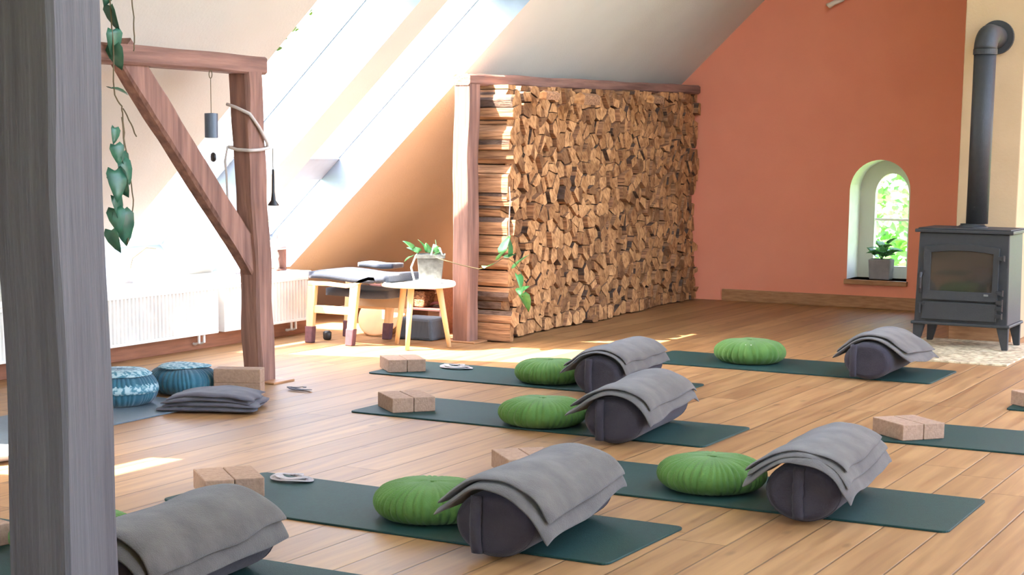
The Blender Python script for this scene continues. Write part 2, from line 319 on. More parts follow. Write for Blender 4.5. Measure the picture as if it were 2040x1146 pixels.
# end wall (terracotta) with arched niche opening and, right of the chimney, an unseen glazed opening added for light
def arch_pts(cx, w, z0, zs, za, n=16):
    return [(cx+w/2, z0)]+[(cx+w/2*math.cos(PI*k/n), zs+(za-zs)*math.sin(PI*k/n)) for k in range(n+1)]+[(cx-w/2, z0)]
def end_wall():
    cx, wd = -3.848, .505; z0, zs, za = .235, .975, 1.225
    A = arch_pts(cx, wd, z0, zs, za, 20)
    G = [(-1.9, .02), (-1.9, 2.1), (-.7, 2.1), (-.7, .02)]
    outer = [(-7.35, 0), (-7.35, .30), (XRIDGE, .43+(XRIDGE+7.15)*.937+.1), (XR+.2, .30), (XR+.2, 0)]
    bm = B(); edges = []
    def loop(pts, y):
        v = [bm.verts.new((x, y, z)) for x, z in pts]
        return v, [bm.edges.new((v[i], v[(i+1) % len(v)])) for i in range(len(v))]
    layers = []
    for y in (YE, YE+.3):
        ls = [loop(p, y) for p in (outer, A, G)]
        bmesh.ops.triangle_fill(bm, use_beauty=True, edges=sum([l[1] for l in ls], []))
        layers.append(ls)
    for k in range(3):
        a, b = layers[0][k][0], layers[1][k][0]; n = len(a)
        for i in range(n): bm.faces.new((a[i], a[(i+1) % n], b[(i+1) % n], b[i])).material_index = 0 if k == 0 else 1
    struct('wall_end', bm, [M_red, M_white])
    # arched window
    t = bpy.data.objects.new('window_4', None); C.objects.link(t); t['kind'] = 'structure'
    O = arch_pts(cx, wd+.1, z0-.05, zs, za+.05, 20); cx2 = -3.828; I = arch_pts(cx2, .285, .335, .93, 1.112, 20)
    bm = B(); yy = (YE+.302, YE+.36)
    rings = [[[bm.verts.new((x, y, z)) for x, z in P] for P in (O, I)] for y in yy]; n = len(O)
    for i in range(n):
        j = (i+1) % n
        for y in (0, 1): bm.faces.new((rings[y][0][i], rings[y][0][j], rings[y][1][j], rings[y][1][i]))
        for p in (0, 1): bm.faces.new((rings[0][p][i], rings[0][p][j], rings[1][p][j], rings[1][p][i]))
    link('window_frame', bm, M_ceil, t)
    bm = B(); box(bm, (cx2-.142, YE+.325, .715), (cx2+.142, YE+.35, .735)); link('muntin', bm, M_white, t)
    bm = B(); prism(bm, [(x*.999-3.828*.001, z) for x, z in I], lambda p: (p[0], YE+.335, p[1]), lambda p: (p[0], YE+.34, p[1])); link('pane', bm, M_glass, t)
    bm = B(); box(bm, (-4.115, YE-.035, .195), (-3.585, YE+.30, .235)); struct('trim_2', bm, M_base, bevel=.004)
    t = bpy.data.objects.new('window_10', None); C.objects.link(t); t['kind'] = 'structure'  # out of view, added for light and the bluish floor sheen
    bm = B()
    for lo, hi in (((-1.9, .02), (-1.82, 2.1)), ((-.78, .02), (-.7, 2.1)), ((-1.82, .02), (-.78, .12)), ((-1.82, 2.0), (-.78, 2.1))): box(bm, (lo[0], YE+.1, lo[1]), (hi[0], YE+.17, hi[1]))
    link('window_frame', bm, M_white, t)
    bm = B(); box(bm, (-1.82, YE+.13, .12), (-.78, YE+.14, 2.0)); link('pane', bm, M_glass, t)
end_wall()
bm = B(); box(bm, (-5.2, YE-.022, 0), (-2.73, YE, .1)); struct('baseboard_end', bm, M_base, bevel=.003)
# back wall behind the camera with an unseen window added as fill light
def back_wall():
    outer = [(-7.35, 0), (-7.35, .30), (XRIDGE, .43+(XRIDGE+7.15)*.937+.1), (XR+.2, .30), (XR+.2, 0)]
    H = [[(-2.2, .9), (-2.2, 3.2), (1.0, 3.2), (1.0, .9)]]
    bm = B(); L2 = []
    for y in (YB, YB-.3):
        ls = []
        for P in [outer]+H:
            v = [bm.verts.new((x, y, z)) for x, z in P]; ls.append((v, [bm.edges.new((v[i], v[(i+1) % len(v)])) for i in range(len(v))]))
        bmesh.ops.triangle_fill(bm, use_beauty=True, edges=sum([l[1] for l in ls], [])); L2.append(ls)
    for k in range(2):
        a, b = L2[0][k][0], L2[1][k][0]; n = len(a)
        for i in range(n): bm.faces.new((a[i], a[(i+1) % n], b[(i+1) % n], b[i]))
    struct('wall_back', bm, M_ceil)
    for i, P in enumerate(H):
        t = bpy.data.objects.new('window_%d' % (11+i), None); C.objects.link(t); t['kind'] = 'structure'
        x0, x1, z0, z1 = P[0][0], P[2][0], P[0][1], P[1][1]
        bm = B()
        for lo, hi in (((x0, z0), (x0+.06, z1)), ((x1-.06, z0), (x1, z1)), ((x0, z0), (x1, z0+.06)), ((x0, z1-.06), (x1, z1))): box(bm, (lo[0], YB-.2, lo[1]), (hi[0], YB-.14, hi[1]))
        link('window_frame', bm, M_white, t)
        bm = B(); box(bm, (x0+.06, YB-.175, z0+.06), (x1-.06, YB-.17, z1-.06)); link('pane', bm, M_glass, t)
back_wall()
# chimney breast
bm = B(); box(bm, (-2.733, 11.4, 0), (-2.33, YE, 4.6)); struct('wall_chimney', bm, M_tan, bevel=.006)
bm = B(); box(bm, (-2.745, 11.38, 0), (-2.32, 11.4, .12)); struct('trim_3', bm, M_base, bevel=.003)

# ------------------------------------------------------------------ timber
def hewn(bm, lo, hi, axis, seed, amp=.006, n=26, ch=.012):
    """rough sawn beam: octagonal (chamfered) section swept along axis with slight waviness"""
    a = axis; o1, o2 = [i for i in range(3) if i != a]
    rings = []
    for k in range(n+1):
        t = k/n; p = lo[a]+(hi[a]-lo[a])*t; ring = []
        x0, x1, y0, y1 = lo[o1], hi[o1], lo[o2], hi[o2]
        c = ch*(1+.6*noise.noise(Vector((seed*3.1, t*9, 0))))
        P = [(x0+c, y0), (x1-c, y0), (x1, y0+c), (x1, y1-c), (x1-c, y1), (x0+c, y1), (x0, y1-c), (x0, y0+c)]
        for i, (x, y) in enumerate(P):
            v = Vector((0, 0, 0)); v[a] = p
            side = i//2
            L_ = (hi[a]-lo[a])
            v[o1] = x+amp*noise.noise(Vector((seed+(side in (0, 1, 1))*7 if False else seed+(i in (2, 3))*5, t*L_*2.2, 1)))
            v[o2] = y+amp*noise.noise(Vector((seed+20+(i in (4, 5))*5, t*L_*2.2, 2)))
            ring.append(bm.verts.new(v))
        rings.append(ring)
    for r0, r1 in zip(rings, rings[1:]):
        for i in range(8): bm.faces.new((r0[i], r0[(i+1) % 8], r1[(i+1) % 8], r1[i]))
    bm.faces.new(rings[0][::-1]); bm.faces.new(rings[-1])
# foreground post
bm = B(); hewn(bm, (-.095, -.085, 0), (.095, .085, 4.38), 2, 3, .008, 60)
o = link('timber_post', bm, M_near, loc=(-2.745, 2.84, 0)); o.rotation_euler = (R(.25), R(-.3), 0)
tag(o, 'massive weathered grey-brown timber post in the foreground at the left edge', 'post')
# frame with tie beam, post and diagonal brace
t = thing('braced_post', 'reddish-brown timber post with tie beam and diagonal brace, by the radiator', 'timber frame', (-5.51, 7.16, 0))
bm = B(); hewn(bm, (-.04, -.025, .0), (.085, .11, 1.67), 2, 11, .014, 30)
for v in bm.verts: v.co.y += -.10*(v.co.z/1.67)**1.1
link('post', bm, M_timber, t)
bm = B(); hewn(bm, (-.045, -3.9, 1.66), (.09, .05, 1.755), 1, 17, .008, 60)
link('tie_beam', bm, M_timber_h, t)
def brace(p0, p1, wdt, th, seed):
    bm = B(); L_ = (Vector(p1)-Vector(p0)).length; hewn(bm, (-th/2, -wdt/2, 0), (th/2, wdt/2, L_), 2, seed, .012, 20)
    d = (Vector(p1)-Vector(p0)).normalized(); x = Vector((1, 0, 0)); y = d.cross(x).normalized()
    mt = Matrix((x, y, d)).transposed().to_4x4(); mt.translation = Vector(p0); bmesh.ops.transform(bm, matrix=mt, verts=bm.verts); return bm
link('brace', brace((.02, .0, .64), (.02, -1.03, 1.74), .145, .085, 23), M_timber, t)
bm = B(); box(bm, (.0, -.03, 0), (.17, .16, .012)); link('foot_wedge', bm, M_base, t, bevel=.003)
# frame around the firewood
t = thing('firewood_rack', 'sunlit timber post carrying the long top beam over the firewood stack', 'timber frame', (-5.495, 9.39, 0))
bm = B(); hewn(bm, (-.065, 0, .012), (.065, .135, 1.70), 2, 31, .01, 30); link('post', bm, M_timber, t)
bm = B(); hewn(bm, (-.065, 0, 1.69), (.065, 3.95, 1.765), 1, 37, .01, 50)
for v in bm.verts: v.co.z += .075*(v.co.y/3.95)
link('top_beam', bm, M_timber_h, t)
bm = B(); box(bm, (-.09, -.02, 0), (.12, .16, .012)); link('foot_board', bm, M_base, t, bevel=.003)

# ------------------------------------------------------------------ firewood: a jittered cell packing, one split log per cell
def clip(poly, px, py, nx, ny):
    out = []
    for i in range(len(poly)):
        a, b = poly[i], poly[(i+1) % len(poly)]; da = (a[0]-px)*nx+(a[1]-py)*ny; db = (b[0]-px)*nx+(b[1]-py)*ny
        if da <= 0: out.append(a)
        if (da < 0 < db) or (db < 0 < da):
            t_ = da/(da-db); out.append((a[0]+(b[0]-a[0])*t_, a[1]+(b[1]-a[1])*t_))
    return out
def firewood():
    rnd = random.Random(5); Y0, Y1, Z1 = 9.54, 13.36, 1.70
    dy, dz = .116, .100; pts = []
    rows = int(Z1/dz)+2
    for j in range(-1, rows+1):
        for i in range(-1, int((Y1-Y0)/dy)+3):
            pts.append((Y0+(i+.5*(j % 2))*dy+rnd.uniform(-.044, .044), (j+.5)*dz+rnd.uniform(-.037, .037)*(j > 0)))
    cells = []
    for k, (y, z) in enumerate(pts):
        top = Z1+.008+.072*(y-Y0)/(Y1-Y0)
        if not (Y0-.02 < y < Y1+.02 and .0 < z < top+.01): continue
        poly = [(y-.2, z-.2), (y+.2, z-.2), (y+.2, z+.2), (y-.2, z+.2)]
        for (y2, z2) in pts:
            if (y2, z2) == (y, z) or abs(y2-y) > .3 or abs(z2-z) > .3: continue
            nx, nz = y2-y, z2-z; poly = clip(poly, (y+y2)/2, (z+z2)/2, nx, nz)
            if len(poly) < 3: break
        topz = top-.012*abs(math.sin(y*9))
        for (px, pz, nx, nz) in ((Y0, 0, -1, 0), (Y1, 0, 1, 0), (0, .004, 0, -1), (0, topz, 0, 1)):
            if len(poly) >= 3: poly = clip(poly, px, pz, nx, nz)
        if len(poly) < 3: continue
        A = abs(sum(poly[i][0]*poly[(i+1) % len(poly)][1]-poly[(i+1) % len(poly)][0]*poly[i][1] for i in range(len(poly))))/2
        if A < .0012: continue
        cells.append((y, z, poly, A))
    # vary: split the big cells into wedges
    out = []
    for (y, z, poly, A) in cells:
        if A > .0105 and rnd.random() < .7:
            a = rnd.uniform(0, PI); nx, nz = math.cos(a), math.sin(a)
            for s_ in (1, -1):
                p2 = clip(poly, y, z, nx*s_, nz*s_)
                if len(p2) >= 3: out.append(p2)
        else: out.append(poly)
    logs = []
    for poly in out:
        cy = sum(p[0] for p in poly)/len(poly); cz = sum(p[1] for p in poly)/len(poly)
        A = abs(sum(poly[i][0]*poly[(i+1) % len(poly)][1]-poly[(i+1) % len(poly)][0]*poly[i][1] for i in range(len(poly))))/2
        if A < .0009: continue
        logs.append((math.hypot(cy, 5.3), cy, cz, poly, A))
    logs.sort(key=lambda q: q[4]/q[0]**2, reverse=True)
    print('LOGS', len(logs))
    def add(bm, cy, cz, poly, ox, oz):
        # rounded, slightly irregular convex log with its sawn end towards +x
        depth = rnd.uniform(.34, .40); big = noise.noise(Vector((cy*1.3, cz*1.6, 4)))
        fx = -5.30-.03*(cy-9.6)/.4*.1 - .055*max(0, min(1, (cy-9.6)/3.7))*2 + .075*big + rnd.uniform(-.028, .024)
        if cy < 9.62: fx = -5.205+rnd.uniform(-.03, .015)
        elif cy < 9.75: fx = -5.275+rnd.uniform(-.015, .015)
        fx = min(fx, -5.19 if cy < 9.62 else -5.245)
        tilt = rnd.uniform(-.05, .05); tz = rnd.uniform(-.05, .05); sh = .91
        P = []
        n = len(poly)
        for i in range(n):
            a, b = poly[i], poly[(i+1) % n]; ln = math.hypot(b[0]-a[0], b[1]-a[1])
            P.append(a)
            if ln > .035: P.append(((a[0]+b[0])/2+rnd.uniform(-.002, .002), (a[1]+b[1])/2+rnd.uniform(-.002, .002)))
        P = [((p[0]-cy)*sh, (p[1]-cz)*sh) for p in P]
        a = [bm.verts.new((fx-ox+p[0]*tilt+p[1]*tz, cy+p[0]-oz[0], cz+p[1]-oz[1])) for p in P]
        m_ = [bm.verts.new((fx-ox-depth*.5, cy+p[0]*1.0-oz[0], cz+p[1]*1.0-oz[1])) for p in P]
        b = [bm.verts.new((fx-ox-depth, cy+p[0]*.97-oz[0], cz+p[1]*.97-oz[1])) for p in P]
        bm.faces.new(a).material_index = 0; bm.faces.new(b[::-1]).material_index = 0
        N_ = len(P); bark = rnd.randrange(N_); nb = rnd.choice((0, 2, 3))
        for i in range(N_):
            mi = 2 if (i-bark) % N_ < nb else 1
            for q0, q1 in ((a, m_), (m_, b)): bm.faces.new((q0[i], q1[i], q1[(i+1) % N_], q0[(i+1) % N_])).material_index = mi
    for (d, cy, cz, poly, A) in logs[:300]:
        bm = B(); add(bm, cy, cz, poly, -5.4, (cy, cz)); o = link('split_log', bm, M_log, loc=(-5.4, cy, cz), bevel=.004)
        edge = cy < 9.64
        tag(o, 'split log beside the sunlit post, its long side showing' if edge else 'split firewood log seen end-on in the tall stack', 'firewood', 'logs at the near end of the stack' if edge else 'split logs in the firewood stack')
    bm = B()
    for (d, cy, cz, poly, A) in logs[300:]: add(bm, cy, cz, poly, 0, (0, 0))
    o = link('split_firewood', bm, M_log, bevel=.003); tag(o, 'smaller split logs filling the gaps of the tall firewood stack', 'firewood', kind='stuff')
firewood()
# logs lying lengthwise on top of the stack, half under the beam
for (y, z, L_, r, lab) in ((10.56, 1.665, .26, .045, 'pale split log lying lengthwise under the dark beam, left of the stack middle'),
                        (9.98, 1.67, .2, .032, 'short split log lying lengthwise at the top of the stack nearest the post'),
                        (11.75, 1.70, .2, .035, 'split log lying lengthwise at the top right of the firewood stack')):
    bm = B(); P = [(-r, -r*.7), (r*.8, -r), (r, r*.5), (r*.1, r), (-r*.8, r*.6)]
    prism(bm, P, lambda p: (p[0], -L_/2, p[1]), lambda p: (p[0]*.95, L_/2, p[1]*.9), 1, 0, 0); o = link('split_log', bm, M_log, loc=(-5.15, y, z-.03), bevel=.004); tag(o, lab, 'firewood')

# ------------------------------------------------------------------ radiator
def radiator(y0, y1, label):
    t = thing('radiator', label, 'radiator', (-6.655, y0, .1)); L_ = y1-y0
    bm = B(); x0, x1, h = -.03, .03, .30; n = int(L_/.0333)
    prof = []
    for i in range(n):
        a = L_*i/n; b = L_*(i+1)/n; w_ = b-a
        prof += [(x1, a+w_*.0), (x1, a+w_*.42), (x1-.013, a+w_*.55), (x1-.013, a+w_*.87)]
    prof += [(x1, L_), (x0, L_), (x0, 0)]
    prism(bm, prof, lambda p: (p[0], p[1], .015), lambda p: (p[0], p[1], h-.02)); link('ribbed_panel', bm, M_white, t)
    bm = B(); box(bm, (x0-.002, 0, h-.02), (x1+.003, L_, h)); 
    link('top_grille', bm, M_white, t, bevel=.003)
    bm = B(); box(bm, (x0-.002, 0, 0), (x1+.001, L_, .018)); link('bottom_edge', bm, M_white, t, bevel=.003)
    for yy in (L_-.16, L_-.11):
        bm = B(); tube(bm, [(0, yy, .01), (0, yy, -.05), (-.03, yy, -.06), (-.045, yy, -.06)], .009); link('valve_pipe', bm, M_white, t)
radiator(4.9, 8.27, 'long white ribbed radiator under the roof windows left of the timber frame post')
radiator(8.33, 9.25, 'shorter white radiator between the timber frame and the low wooden stool')

# ------------------------------------------------------------------ yoga mats
def yoga_mat(cx, cy, L_, W_, rot, label, m=None, th=.008):
    bm = B(); r = .03; P = []
    for sx, sy, a0 in ((1, 1, 0), (-1, 1, 90), (-1, -1, 180), (1, -1, 270)):
        for k in range(5): a = R(a0+k*22.5); P.append((sx*(L_/2-r)+r*math.cos(a), sy*(W_/2-r)+r*math.sin(a)))
    prism(bm, P, lambda p: (p[0], p[1], 0), lambda p: (p[0], p[1], th))
    o = link('yoga_mat', bm, m or M_mat, loc=(cx, cy, 0), rotz=rot, bevel=.002)
    return tag(o, label, 'yoga mat')
G_ = None
yoga_mat(-2.995, 4.808, 1.80, .60, R(-1.0), 'dark green yoga mat in front under the biggest fully visible bolster')
yoga_mat(-2.21, 5.775, 1.83, .60, R(.4), 'dark green yoga mat on the front right with its bare corner at lower right')
yoga_mat(-3.54, 6.858, 1.85, .59, R(0), 'dark green yoga mat in the middle, second back in the left column')
yoga_mat(-4.255, 8.085, 1.83, .60, R(.3), 'dark green yoga mat beside the sunlit floor stripe in the left column')
yoga_mat(-3.19, 9.405, 1.82, .62, R(-.4), 'dark green yoga mat furthest back, before the orange wall')
yoga_mat(-1.12, 7.43, 1.84, .60, R(.4), 'dark green yoga mat cut off by the right edge, a brick pair on it')
yoga_mat(-.80, 8.67, 1.83, .60, R(0), 'dark green yoga mat tip only just entering at the right edge')
yoga_mat(-3.56, 3.70, 1.83, .60, R(0), 'dark green yoga mat nearest the camera, its corner cut by the bottom edge')
yoga_mat(-5.46, 5.5, .60, 1.85, R(1.5), 'grey-blue yoga mat lying along the window wall under the teal cushions', M_matT)

# ------------------------------------------------------------------ bricks and straps
def brick(x, y, z, rot, label, group=None, tilt=0, sz=(.108, .245, .072)):
    bm = B(); box(bm, (-sz[0]/2, -sz[1]/2, 0), (sz[0]/2, sz[1]/2, sz[2])); o = link('yoga_brick', bm, M_block, loc=(x, y, z), rotz=rot, bevel=.004)
    return tag(o, label, 'yoga block', group)
def pair(fx, fy, ang, where, z=.008):
    """two bricks side by side; fx,fy = front-left bottom corner, ang = direction of the front edge"""
    e1 = Vector((math.cos(ang), math.sin(ang), 0)); e2 = Vector((-math.sin(ang), math.cos(ang), 0))
    for i, nm in enumerate(('left', 'right')):
        c = Vector((fx, fy, 0))+e1*(.055+i*.111)+e2*.124
        brick(c.x, c.y, z, ang, '%s brick of the pair %s' % (nm, where))
pair(-3.745, 4.58, R(49), 'on the front mat beside the coiled strap')
pair(-3.005, 5.51, R(45), 'half hidden behind the biggest draped bolster')
pair(-4.245, 6.61, R(50), 'on the middle mat, left column')
pair(-5.055, 7.83, R(45), 'on the mat next to the sunlit stripe')
pair(-1.905, 7.15, R(49), 'on the mat cut by the right edge')
brick(-1.60, 8.50, .008, R(49), 'single pale brick only just entering at the right edge near the stove')
brick(-3.98, 3.72, .008, R(80), 'brick at the far left edge behind the foreground post')
# stack of bricks by the post
for k, nm in enumerate(('bottom', 'top')):
    o = brick(-5.262, 6.73, .0+k*.0715, R(-65), '%s brick of the two stacked at the foot of the braced timber post' % nm)
def coil(name, x, y, z, a, b, turns, label, rot=0, w_=.03, m=None):
    bm = B(); n = 60; rings = []
    for k in range(n+1):
        t_ = k/n; an = 2*PI*turns*t_+rot; q = .45+.55*t_
        c = Vector((a*q*math.cos(an), b*q*math.sin(an), .004+.016*(1-t_)+.003*math.sin(an*2.3))); nrm = Vector((math.cos(an), math.sin(an), 0))
        rings.append([bm.verts.new(c+nrm*s_*w_/2+Vector((0, 0, h))) for s_, h in ((-1, 0), (1, 0), (1, .003), (-1, .003))])
    for r0, r1 in zip(rings, rings[1:]):
        for i in range(4): bm.faces.new((r0[i], r0[(i+1) % 4], r1[(i+1) % 4], r1[i]))
    bm.faces.new(rings[0]); bm.faces.new(rings[-1][::-1])
    return tag(link(name, bm, m or M_strap, loc=(x, y, z)), label, 'yoga strap')
coil('yoga_strap', -3.70, 5.04, .009, .085, .055, 2.2, 'pale cotton strap coiled behind the brick pair on the front mat')
coil('yoga_strap', -4.83, 8.20, .009, .10, .06, 2.2, 'pale cotton strap coiled behind the bricks on the mat by the sunlit stripe')
coil('yoga_strap', -5.10, 7.02, 0, .09, .03, 1.4, 'thin dark strap lying on the boards at the foot of the timber frame', w_=.02, m=M_blanT)

# ------------------------------------------------------------------ bolsters
def bolster(x, y, rot, L_, rx, rz, label, handle=0, z=.008):
    t = thing('bolster', label, 'bolster', (x, y, z), rot)
    bm = B(); prof = []; cap = .05; seg = 40
    for k in range(7): a = PI/2*k/6; prof.append((1-.28*(1-math.sin(a)), cap*(1-math.cos(a))))
    P = [(0.02, .004), (.35, .0), (.62, .002)]+[(r, yy) for r, yy in prof]
    full = P+[(1.0, L_*q) for q in (.2, .35, .5, .65, .8)]+[(r, L_-yy) for r, yy in P[::-1]]
    rings = []
    for j, (r, yy) in enumerate(full):
        ring = []
        for k in range(seg):
            a = 2*PI*k/seg; wob = 1+.02*noise.noise(Vector((math.cos(a)*2, math.sin(a)*2, yy*5+x)))
            X = r*rx*math.cos(a)*wob; Z = rz+r*rz*math.sin(a)*wob
            if r > .5: Z = max(Z, .0+.004*abs(math.cos(a)))
            Z = Z if Z > rz*.12 or r < .9 else max(Z, 0)
            ring.append(bm.verts.new((X, yy, Z)))
        rings.append(ring)
    for a, b in zip(rings, rings[1:]):
        for k in range(seg): bm.faces.new((a[k], a[(k+1) % seg], b[(k+1) % seg], b[k]))
    bm.faces.new(rings[0][::-1]); bm.faces.new(rings[-1])
    body = link('cover', bm, M_bol, t, smooth=True, subd=1)
    # piping at both rims
    for yy in (.030, L_-.030):
        bm = B(); tube(bm, [(rx*.955*math.cos(2*PI*k/36), yy, rz+rz*.955*math.sin(2*PI*k/36)) for k in range(37)], .004, 6, False)
        link('piping', bm, M_bol, t, smooth=True)
    # carrying strap across the front end
    bm = B(); hx = rx*(-.12+.12*handle)
    rows = []
    for k in range(13):
        q = -1+2*k/12; zz = rz+q*rz*.86; bow = -.012-.012*math.cos(q*PI/2)
        wv = .004*noise.noise(Vector((k*.9, handle+x, 0)))
        rows.append([bm.verts.new((hx+s_*.019+wv, bow+.006*(abs(s_) > .5), zz)) for s_ in (-1, -.4, 0, .4, 1)]+[bm.verts.new((hx+s_*.019+wv, bow+.012, zz)) for s_ in (1, -1)])
    for a, b in zip(rows, rows[1:]):
        for i in range(7): bm.faces.new((a[i], a[(i+1) % 7], b[(i+1) % 7], b[i]))
    bm.faces.new(rows[0]); bm.faces.new(rows[-1][::-1])
    link('carrying_strap', bm, M_bol, t, smooth=True)
    return t
BOL = {'A': (-2.435, 4.36, R(4), .72, .138, .106), 'B': (-1.765, 5.34, R(4), .69, .135, .106), 'C': (-2.975, 6.39, R(6), .73, .138, .105),
       'D': (-3.65, 7.64, R(6), .75, .136, .104), 'E': (-2.625, 9.02, R(2), .68, .14, .106), 'H': (-3.00, 3.22, R(6), .72, .138, .104)}
LAB = {'A': 'dark grey cylindrical bolster on the front mat, the biggest fully visible one', 'B': 'dark grey bolster on the front right mat, left of the bare mat corner',
       'C': 'dark grey bolster on the middle mat, under the sagging light grey blanket', 'D': 'dark grey bolster on the mat beside the sunlit stripe',
       'E': 'dark grey bolster in front of the stove with smooth round end', 'H': 'dark grey bolster cut by the bottom edge beside the foreground post'}
for k, v in BOL.items(): bolster(*v[:3], v[3], v[4], v[5], LAB[k], handle={'A': -2.0, 'B': .5, 'C': -2.2, 'D': -1.5, 'E': -3.5, 'H': 0}[k])

# ------------------------------------------------------------------ blankets draped over bolsters
def drape(key, label, s0, s1, v0, v1, skew, seed, layers=2, th=.02, lift=.012, m=None, flare=(.35, .15), sag=.0, curl=.0, roll=0):
    bx, by, br, L_, rx, rz = BOL[key]; t_rt = (bx, by, .008)
    bm = B(); nu, nv = 46, 26; rr = (rx+rz)/2
    for ly in range(layers):
        off = lift+ly*(th+.002)
        a0 = s0+(.02*ly if ly % 2 else 0); a1 = s1-(.035*ly); b0 = v0+(.03*ly); b1 = v1-(.012*ly)
        def pt(u, v, h):
            # u across 0..1, v along 0..1, h in 0..1 through the thickness
            y = b0+(b1-b0)*v + .02*noise.noise(Vector((u*2.2, seed, ly)))*(1-2*v)
            s = a0+(a1-a0)*u + skew*(v-.5) + .018*noise.noise(Vector((v*3, seed+4, ly+u)))
            wr = .011*noise.noise(Vector((u*2.2+seed, v*3.2, ly*.4)))+.006*noise.noise(Vector((u*6+seed, v*4+3, ly*.3)))
            R_ = rr+off+th*h+wr; AM = 1.22
            A_ = s/(rr+off)
            fl = flare[0] if A_ < 0 else flare[1]
            if abs(A_) <= AM-fl: X, Z = R_*math.sin(A_), R_*math.cos(A_)
            else:
                sg = 1 if A_ > 0 else -1; A0 = (AM-fl)*sg; ex = abs(A_-A0)*(rr+off); ca = math.cos(A0); sa = math.sin(A0)
                # continue straight, easing outwards / downwards
                dx, dz = ca*sg, -abs(sa)
                X = R_*sa+dx*ex; Z = R_*ca+dz*ex - sag*ex*ex
            X *= rx/rr; Z = rz+Z*rz/rr
            yc = L_*.5
            if y < 0: Z += curl*y*1.0 - 1.2*y*y*0
            if y > L_-.02: Z -= (y-L_+.02)*.35*(1+.4*noise.noise(Vector((u*3, seed, 9))))
            if y < .0: Z -= -y*.45*(.6+.6*noise.noise(Vector((u*4, seed, 19))))
            return Vector((X, y, max(Z, .012+.003*ly+.012*h)))
        grid = {}
        def V(i, j, side):
            k = (i, j, side)
            if k not in grid:
                u, v = i/nu, j/nv
                # rounded rims
                e = min(u, 1-u)*nu; f = min(v, 1-v)*nv; q = min(1, min(e, f)/1.0)
                h = .5+(side-.5)*(.25+.75*q)
                grid[k] = bm.verts.new(pt(u, v, h))
            return grid[k]
        for i in range(nu):
            for j in range(nv):
                bm.faces.new((V(i, j, 1), V(i+1, j, 1), V(i+1, j+1, 1), V(i, j+1, 1))); bm.faces.new((V(i, j, 0), V(i, j+1, 0), V(i+1, j+1, 0), V(i+1, j, 0)))
        for i in range(nu):
            for j in (0, nv): bm.faces.new((V(i, j, 0), V(i+1, j, 0), V(i+1, j, 1), V(i, j, 1)))
        for j in range(nv):
            for i in (0, nu): bm.faces.new((V(i, j, 0), V(i, j+1, 0), V(i, j+1, 1), V(i, j, 1)))
        # rolled fold along the front edge of the upper layer
    o = link('folded_blanket', bm, m or M_blan, loc=t_rt, rotz=br, smooth=True, subd=1)
    return tag(o, label, 'blanket')
drape('A', 'grey wool blanket folded over the biggest bolster on the front mat', -.235, .235, -.035, .74, -.05, 1.3, 2, .019, lift=.012, sag=.25, flare=(.52, .1))
drape('B', 'grey wool blanket in several folds over the front right bolster', -.225, .215, -.05, .68, -.03, 5.1, 3, .013, lift=.012, sag=.25, flare=(.5, .15))
drape('C', 'light grey wool blanket sagging off the back of the middle bolster', -.235, .21, -.03, .79, -.02, 9.7, 2, .017, lift=.012, sag=.3, flare=(.45, .1))
drape('D', 'grey wool blanket over the bolster next to the sunlit floor stripe', -.23, .195, .0, .75, .0, 13.1, 2, .016, lift=.012, sag=.4, flare=(.4, .1))
drape('E', 'brownish grey blanket hanging over both sides of the bolster near the stove', -.21, .27, .03, .62, .05, 17.9, 2, .018, lift=.012, sag=.3, flare=(.35, .5))
drape('H', 'grey wool blanket over the bolster cut by the bottom edge', -.225, .23, -.04, .70, -.02, 21.2, 2, .019, lift=.012, sag=.3, flare=(.45, .1))

# ------------------------------------------------------------------ green round cushions
def zafu(x, y, label, r=.205, h=.125, m=None, seed=0, rot=0, z=.008, tilt=0, pleat=.010, n=44, name='round_cushion', lab2=False):
    t = thing(name, label, 'cushion', (x, y, z), rot); bm = B(); prof = []
    for k in range(21):
        a = -PI/2+PI*k/20; prof.append((max(.02, r*abs(math.cos(a))**.62), h*.44+h*.56*math.sin(a)))
    prof = [(.02, 0.0), (r*.3, 0)]+[(q[0], max(0, q[1])) for q in prof[1:-1] if q[0] > r*.3]+[(r*.16, h*.995), (.012, h*.985)]
    def f(rr, zz, a, j):
        q = max(0, min(1, (rr/r-.30)/.55)); n1 = noise.noise(Vector((math.cos(a)*3+seed, math.sin(a)*3, zz*4)))
        n2 = noise.noise(Vector((math.cos(a)*1.3+seed, math.sin(a)*1.3, 3)))
        ph = n*a+2.2*n1*3; d = pleat*q*(abs(math.cos(ph/2))-.5)*(1+.5*n1)
        return rr*(1+.05*n2)+d, max(0, zz*(1+.05*n2)+(.35*d if zz > h*.5 else 0))
    lathe(bm, prof, n*6, f=f); link('cover', bm, m or M_zafu, t, smooth=True)
    bm = B(); lathe(bm, [(.006, h*.99), (.018, h*.985), (.018, h*1.0), (.006, h*1.012)], 16); link('button', bm, m or M_zafu, t, smooth=True)
    if lab2:
        bm = B(); box(bm, (-.03, -r*.70-.002, h*.86), (.03, -r*.70+.012, h*.875)); o = link('label_tag', bm, M_paper, t); o.rotation_euler = (R(35), 0, R(20)); o.location = (-.03, -.02, .06); o['label'] = 'small white sewn label'
        o.location = (0, -.0, .0); o.rotation_euler = (0, 0, R(12))
    return t
zafu(-2.915, 4.79, 'pleated green round cushion on the front mat, left of the biggest bolster', seed=1, rot=.2)
zafu(-2.255, 5.75, 'pleated green round cushion on the front right mat', seed=2, rot=1.1)
zafu(-3.49, 6.73, 'pleated green round cushion on the middle mat, left column', seed=3, rot=2.1)
zafu(-4.11, 8.01, 'pleated green round cushion on the mat beside the sunlit stripe', seed=4, rot=3, r=.195)
